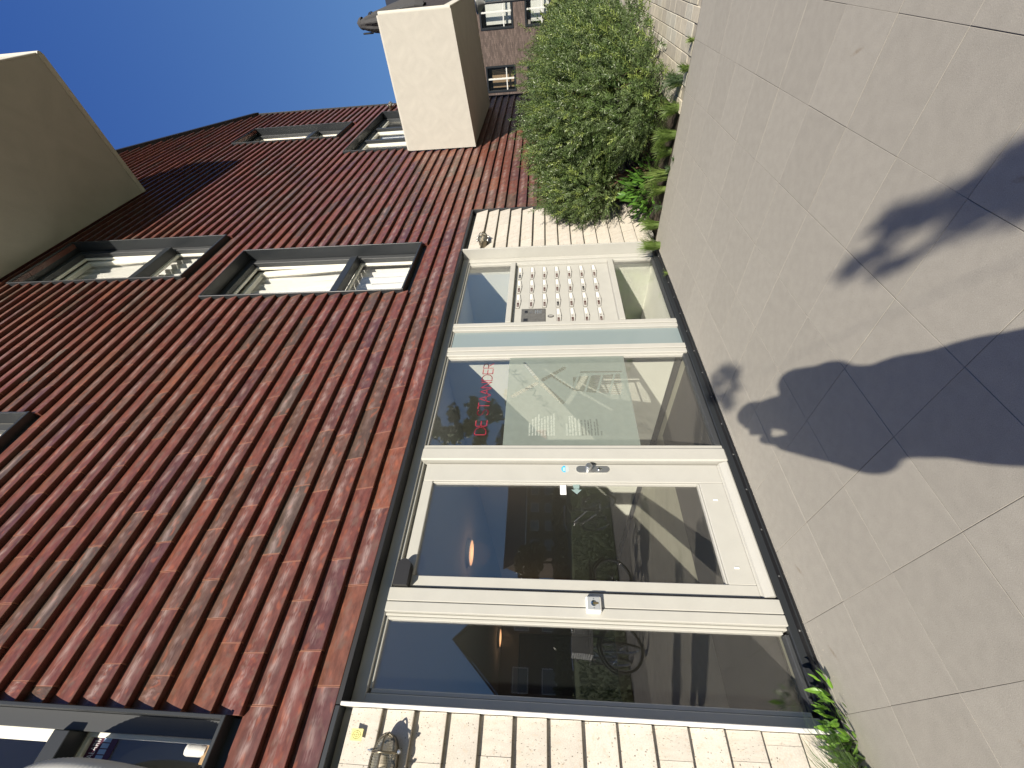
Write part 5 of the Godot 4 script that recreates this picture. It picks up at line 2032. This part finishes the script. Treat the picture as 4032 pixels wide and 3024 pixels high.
func make_shadow_tree():
	# young tree across the lane; its low shoots throw the soft leaf shadows on the slabs
	var T := thing("young_tree", "young bushy tree standing on the lawn edge behind the photographer", "tree", Vector3(-2.18, 0.02, 6.69))
	rng.seed = 990
	var b := MB.new()
	b.tube([Vector3(0, -0.1, 0), Vector3(0.03, 0.8, 0.0), Vector3(-0.02, 1.7, 0.03), Vector3(0.03, 2.5, 0.0)], [0.05, 0.042, 0.034, 0.018], 10)
	var tips := [Vector3(0.05, 2.72, -0.02), Vector3(-0.05, 2.60, 0.20), Vector3(0.22, 2.86, -0.10), Vector3(-0.10, 2.5, 0.1), Vector3(-0.02, 3.62, -0.49), Vector3(-0.25, 2.3, 0.3)]
	for t in tips:
		b.tube([Vector3(0, 1.6, 0), Vector3(t.x * 0.4, lerpf(1.6, t.y, 0.5), t.z * 0.4), t], [0.02, 0.012, 0.004] if t.y < 3.2 else [0.004, 0.002, 0.001], 6)
	obj("trunk", b, M.soil, T)
	var bl := []
	for t in tips:
		if t.y > 3.2:
			continue
		for k in 5:
			bl.append([Vector3(t.x, t.y, t.z).lerp(Vector3(t.x * 0.4, 1.9, t.z * 0.4), k * 0.11) + Vector3(rng.randfn(), rng.randfn(), rng.randfn()) * 0.03, Vector3(0.11, 0.14, 0.11) if t.y < 3.2 else Vector3(0.17, 0.13, 0.17)])
	var keep := []
	for e in bl:
		if e[0].y < 3.0:
			keep.append(e)
	leaf_cloud(T, keep, 300, 0.075, Color(0.07, 0.11, 0.025), 991)
	leaf_cloud(T, [[Vector3(-0.02, 3.62, -0.49), Vector3(0.20, 0.13, 0.20)]], 26, 0.075, Color(0.07, 0.11, 0.025), 992, "shoot_leaves")

# ---------------------------------------------------------------- the photographer
func net(bones: Array, cell: float, k: float, classes: Callable, mats: Array) -> ArrayMesh:
	var lo := Vector3(1e9, 1e9, 1e9)
	var hi := -lo
	for e in bones:
		for q in [[e[0], e[2]], [e[1], e[3]]]:
			lo = lo.min(q[0] - Vector3.ONE * (q[1] + 0.04))
			hi = hi.max(q[0] + Vector3.ONE * (q[1] + 0.04))
	var nx := int((hi.x - lo.x) / cell) + 2
	var ny := int((hi.y - lo.y) / cell) + 2
	var nz := int((hi.z - lo.z) / cell) + 2
	var f := PackedFloat32Array()
	f.resize(nx * ny * nz)
	f.fill(1.0)
	for e in bones:
		var a: Vector3 = e[0]
		var c: Vector3 = e[1]
		var ra: float = e[2]
		var rb: float = e[3]
		var m := maxf(ra, rb) + k + cell * 2.0
		var l := ((a.min(c) - Vector3.ONE * m - lo) / cell).floor()
		var h := ((a.max(c) + Vector3.ONE * m - lo) / cell).ceil()
		var ab := c - a
		var ll := maxf(ab.length_squared(), 1e-8)
		for iz in range(maxi(0, int(l.z)), mini(nz, int(h.z) + 1)):
			for iy in range(maxi(0, int(l.y)), mini(ny, int(h.y) + 1)):
				for ixx in range(maxi(0, int(l.x)), mini(nx, int(h.x) + 1)):
					var p := lo + Vector3(ixx, iy, iz) * cell
					var t := clampf((p - a).dot(ab) / ll, 0.0, 1.0)
					var d := (p - a - ab * t).length() - lerpf(ra, rb, t)
					var i := (iz * ny + iy) * nx + ixx
					var o := f[i]
					var hh := maxf(k - absf(o - d), 0.0) / k
					f[i] = minf(o, d) - hh * hh * k * 0.25
	var vid := {}
	var vs := PackedVector3Array()
	var ns := PackedVector3Array()
	var off := [0, 1, nx, nx + 1, nx * ny, nx * ny + 1, nx * ny + nx, nx * ny + nx + 1]
	var cor := [Vector3(0, 0, 0), Vector3(1, 0, 0), Vector3(0, 1, 0), Vector3(1, 1, 0), Vector3(0, 0, 1), Vector3(1, 0, 1), Vector3(0, 1, 1), Vector3(1, 1, 1)]
	var eds := [[0, 1], [2, 3], [4, 5], [6, 7], [0, 2], [1, 3], [4, 6], [5, 7], [0, 4], [1, 5], [2, 6], [3, 7]]
	for iz in nz - 1:
		for iy in ny - 1:
			for ixx in nx - 1:
				var i := (iz * ny + iy) * nx + ixx
				var inside := 0
				for q in off:
					if f[i + q] < 0.0:
						inside += 1
				if inside == 0 or inside == 8:
					continue
				var s := Vector3.ZERO
				var n := 0
				for ed in eds:
					var a := f[i + off[ed[0]]]
					var c := f[i + off[ed[1]]]
					if (a < 0.0) != (c < 0.0):
						s += cor[ed[0]].lerp(cor[ed[1]], a / (a - c))
						n += 1
				vid[i] = vs.size()
				vs.append(lo + (Vector3(ixx, iy, iz) + s / n) * cell)
				ns.append(Vector3(f[i + 1] + f[i + off[3]] + f[i + off[5]] + f[i + off[7]] - f[i] - f[i + off[2]] - f[i + off[4]] - f[i + off[6]],
					f[i + off[2]] + f[i + off[3]] + f[i + off[6]] + f[i + off[7]] - f[i] - f[i + 1] - f[i + off[4]] - f[i + off[5]],
					f[i + off[4]] + f[i + off[5]] + f[i + off[6]] + f[i + off[7]] - f[i] - f[i + 1] - f[i + off[2]] - f[i + off[3]]).normalized())
	var parts := []
	for m in mats:
		parts.append(MB.new())
	var strides := [1, nx, nx * ny]
	for i in vid:
		for ax in 3:
			var u: int = strides[(ax + 1) % 3]
			var w: int = strides[(ax + 2) % 3]
			var j: int = i + strides[ax]
			if (f[i] < 0.0) != (f[j] < 0.0) and vid.has(i - u) and vid.has(i - w) and vid.has(i - u - w):
				var q := [vid[i], vid[i - u], vid[i - u - w], vid[i - w]]
				if f[i] >= 0.0:
					q.reverse()
				var c := (vs[q[0]] + vs[q[2]]) * 0.5
				parts[classes.call(c)].quad(vs[q[0]], vs[q[1]], vs[q[2]], vs[q[3]], null, [ns[q[0]], ns[q[1]], ns[q[2]], ns[q[3]]])
	var am := ArrayMesh.new()
	for m in mats.size():
		if parts[m].v.size() > 0:
			parts[m].into(am, mats[m])
	return am

func make_person(fwd: Vector3, right: Vector3, up: Vector3):
	var at := Vector3(-0.125, 0.0, 3.03)
	var P := thing("person", "person in a dark jacket and trousers holding up a phone before the entrance", "person", at)
	var F := Vector3(0.45, 0, -0.893)
	var R := Vector3(0.893, 0, 0.45)
	var w := func(r: float, u: float, f: float) -> Vector3: return R * r + Vector3(0, u, 0) + F * f
	var skin := mat(lin(0.42, 0.25, 0.18), 0.6)
	skin.subsurf_scatter_enabled = true
	skin.subsurf_scatter_strength = 0.1
	var jacket := mat(lin(0.03, 0.035, 0.05), 0.85)
	var jeans := mat(lin(0.02, 0.025, 0.045), 0.9)
	var shoe := mat(lin(0.05, 0.045, 0.04), 0.7)
	var ph := CAM - fwd * 0.022 - at          # phone centre, just behind the lens
	var bones := []
	var wr := {}
	for s in [-1.0, 1.0]:
		var hip: Vector3 = w.call(0.085 * s, 0.88, 0.0)
		var knee: Vector3 = w.call(0.10 * s, 0.48, 0.03)
		var ank: Vector3 = w.call(0.11 * s, 0.09, -0.02)
		bones.append([hip, knee, 0.098, 0.066])
		bones.append([knee, ank, 0.066, 0.046])
		bones.append([ank, w.call(0.125 * s, 0.045, 0.13), 0.05, 0.035])
		bones.append([w.call(0.11 * s, 0.05, -0.05), w.call(0.12 * s, 0.04, 0.06), 0.045, 0.042])
		var sh: Vector3 = w.call(0.175 * s, 1.345, -0.02)
		var el: Vector3 = w.call(0.195 * s - 0.01, 1.13 + 0.03 * s, 0.07)
		var hand: Vector3 = ph + (right * 0.062 * s - up * 0.035) - fwd * 0.030
		wr[s] = hand
		var wrist := hand + (el - hand).normalized() * 0.085
		bones.append([sh, el, 0.078, 0.066])
		bones.append([el, wrist, 0.072, 0.050])
	bones.append([w.call(-0.06, 0.86, 0.0), w.call(0.06, 0.86, 0.0), 0.15, 0.15])
	bones.append([w.call(-0.095, 0.74, 0.0), w.call(0.095, 0.74, 0.0), 0.115, 0.115])
	bones.append([w.call(-0.085, 1.0, 0.0), w.call(0.085, 1.0, 0.0), 0.12, 0.12])
	bones.append([w.call(-0.09, 1.16, 0.0), w.call(0.09, 1.16, 0.0), 0.12, 0.12])
	bones.append([w.call(0, 1.40, -0.05), w.call(0, 1.50, -0.05), 0.12, 0.10])
	bones.append([w.call(0, 0.92, 0.0), w.call(0, 1.15, 0.005), 0.165, 0.155])
	bones.append([w.call(-0.07, 1.25, 0.0), w.call(0.07, 1.25, 0.0), 0.14, 0.14])
	bones.append([w.call(0, 1.15, 0.0), w.call(0, 1.33, -0.01), 0.125, 0.11])
	bones.append([w.call(-0.14, 1.35, -0.02), w.call(0.14, 1.35, -0.02), 0.062, 0.062])
	bones.append([w.call(0, 1.36, -0.01), w.call(0, 1.47, 0.02), 0.058, 0.052])
	# head: skull, jaw, nose, ears
	bones.append([w.call(0, 1.595, 0.0), w.call(0, 1.575, 0.045), 0.086, 0.078])
	bones.append([w.call(0, 1.53, 0.05), w.call(0, 1.505, 0.075), 0.058, 0.036])
	bones.append([w.call(0, 1.565, 0.118), w.call(0, 1.545, 0.135), 0.012, 0.016])
	for s in [-1.0, 1.0]:
		bones.append([w.call(0.082 * s, 1.575, 0.01), w.call(0.086 * s, 1.545, 0.012), 0.017, 0.012])
	var cls := func(c: Vector3) -> int:
		if c.y > 1.43 and (c - w.call(0, 1.55, 0.03)).length() < 0.19:
			return 0
		if c.y < 0.075:
			return 3
		return 1 if c.y > 0.86 else 2
	obj("body", net(bones, 0.018, 0.035, cls, [skin, jacket, jeans, shoe]), null, P)
	# hands with five fingers closing on the phone
	for s in [-1.0, 1.0]:
		var h: Vector3 = wr[s]
		var hb := []
		var elb: Vector3 = w.call(0.195 * s - 0.01, 1.13 + 0.03 * s, 0.07)
		var tow := (elb - h).normalized()
		hb.append([h + tow * 0.085, h + tow * 0.03, 0.030, 0.028])
		for k in 4:
			var kn: Vector3 = h + up * (0.030 - 0.020 * k) + right * s * 0.014 - fwd * 0.002
			hb.append([h + tow * 0.03, kn, 0.022, 0.0115])
			var l: float = [0.030, 0.034, 0.032, 0.025][k]
			var j1: Vector3 = kn + fwd * 0.016 - right * s * 0.004 + up * 0.006
			var j2: Vector3 = j1 + (-right * s * 0.75 + up * 0.25).normalized() * l * 0.55 - fwd * 0.004
			var j3: Vector3 = j2 + (-right * s * 0.9 - fwd * 0.3).normalized() * l * 0.4
			hb.append([kn, j1, 0.0095, 0.009])
			hb.append([j1, j2, 0.009, 0.0085])
			hb.append([j2, j3, 0.0085, 0.0075])
		var t0: Vector3 = h + tow * 0.035 - right * s * 0.012 - fwd * 0.012
		var t1: Vector3 = h - right * s * 0.022 - fwd * 0.016 + up * 0.012
		var t2: Vector3 = t1 + (-right * s * 0.5 + up * 0.8).normalized() * 0.03
		hb.append([t0, t1, 0.014, 0.011])
		hb.append([t1, t2, 0.011, 0.0085])
		obj("hand", net(hb, 0.005, 0.010, func(_c): return 0, [skin]), null, P)
	# hair and facial features
	var hr := []
	for k in 14:
		var a := TAU * k / 14.0
		for e in [0.15, 0.6, 1.1, 1.45]:
			var d: Vector3 = R * (cos(a) * cos(e)) + F * (sin(a) * cos(e)) + Vector3(0, sin(e), 0)
			if sin(a) * cos(e) > 0.55 and e < 0.7:
				continue
			var p: Vector3 = w.call(0, 1.59, 0.012) + d * 0.088
			hr.append([p, p + Vector3(0, -0.03, 0) - F * 0.006, 0.016, 0.013])
	obj("hair", net(hr, 0.010, 0.02, func(_c): return 0, [mat(lin(0.03, 0.02, 0.014), 0.7)]), null, P)
	for s in [-1.0, 1.0]:
		var e := MB.new()
		e.lathe(w.call(0.032 * s, 1.578, 0.112), F, [[0.0, 0.006], [0.007, 0.003], [0.010, -0.004]], 10)
		obj("eye", e, mat(lin(0.5, 0.5, 0.48), 0.2), P)
	var m := MB.new()
	m.tube([w.call(-0.024, 1.512, 0.110), w.call(0, 1.510, 0.120), w.call(0.024, 1.512, 0.110)], [0.004, 0.007, 0.004], 6)
	obj("mouth", m, mat(lin(0.32, 0.12, 0.10), 0.5), P)
	var S := thing("smartphone", "dark smartphone held up in both hands by the photographer", "phone", at + ph)
	S.basis = Basis(right, up, -fwd)
	var b := MB.new()
	b.cbox(Vector3(-0.036, -0.075, -0.004), Vector3(0.036, 0.075, 0.004), 0.003)
	obj("case", b, M.black, S)
	b = MB.new()
	b.box(Vector3(-0.033, -0.071, 0.0042), Vector3(0.033, 0.071, 0.0048))
	obj("screen", b, M.panel, S)

func _ready():
	rng.seed = 1
	make_world()
	var cam: Camera3D = get_node("camera")
	cam_basis = cam.transform.basis
	make_materials()
	make_ground()
	var building := make_building()
	make_entrance(building)
	make_letterboxes()
	make_key_switch()
	make_bulkhead("brass caged wall lamp on the cream boards below the yellow survey target", Vector3(-0.02, 2.238, 0.022))
	make_bulkhead("brass caged wall lamp on the cream boards beside the letterbox panel", Vector3(5.27, 2.285, 0.022))
	make_bulkhead("tiny caged wall lamp high on the red boards above the balcony", Vector3(13.27, 5.70, 0.03))
	make_plants()
	make_parasol()
	make_duct()
	make_window_camera()
	make_survey_mark()
	make_brick_house()
	make_street_lamp()
	make_far_green()
	make_gable_house()
	make_terrace()
	make_bicycle("grey bicycle parked across the lane with its wheels square to the glass front", Vector3(4.30, 0.0, 5.21), -PI / 2, lin(0.20, 0.22, 0.25), false)
	make_bicycle("dark bicycle parked lengthwise along the lane opposite the door", Vector3(2.52, 0.0, 4.60), PI - 0.12, lin(0.015, 0.015, 0.02), false)
	make_bicycle("bicycle with a pale plastic crate on its front carrier", Vector3(1.45, 0.0, 5.75), PI / 2, lin(0.22, 0.27, 0.32), true)
	make_shadow_tree()
	make_lawn_tree()
	var cb := cam.transform.basis
	make_person(-cb.z, cb.y, -cb.x)
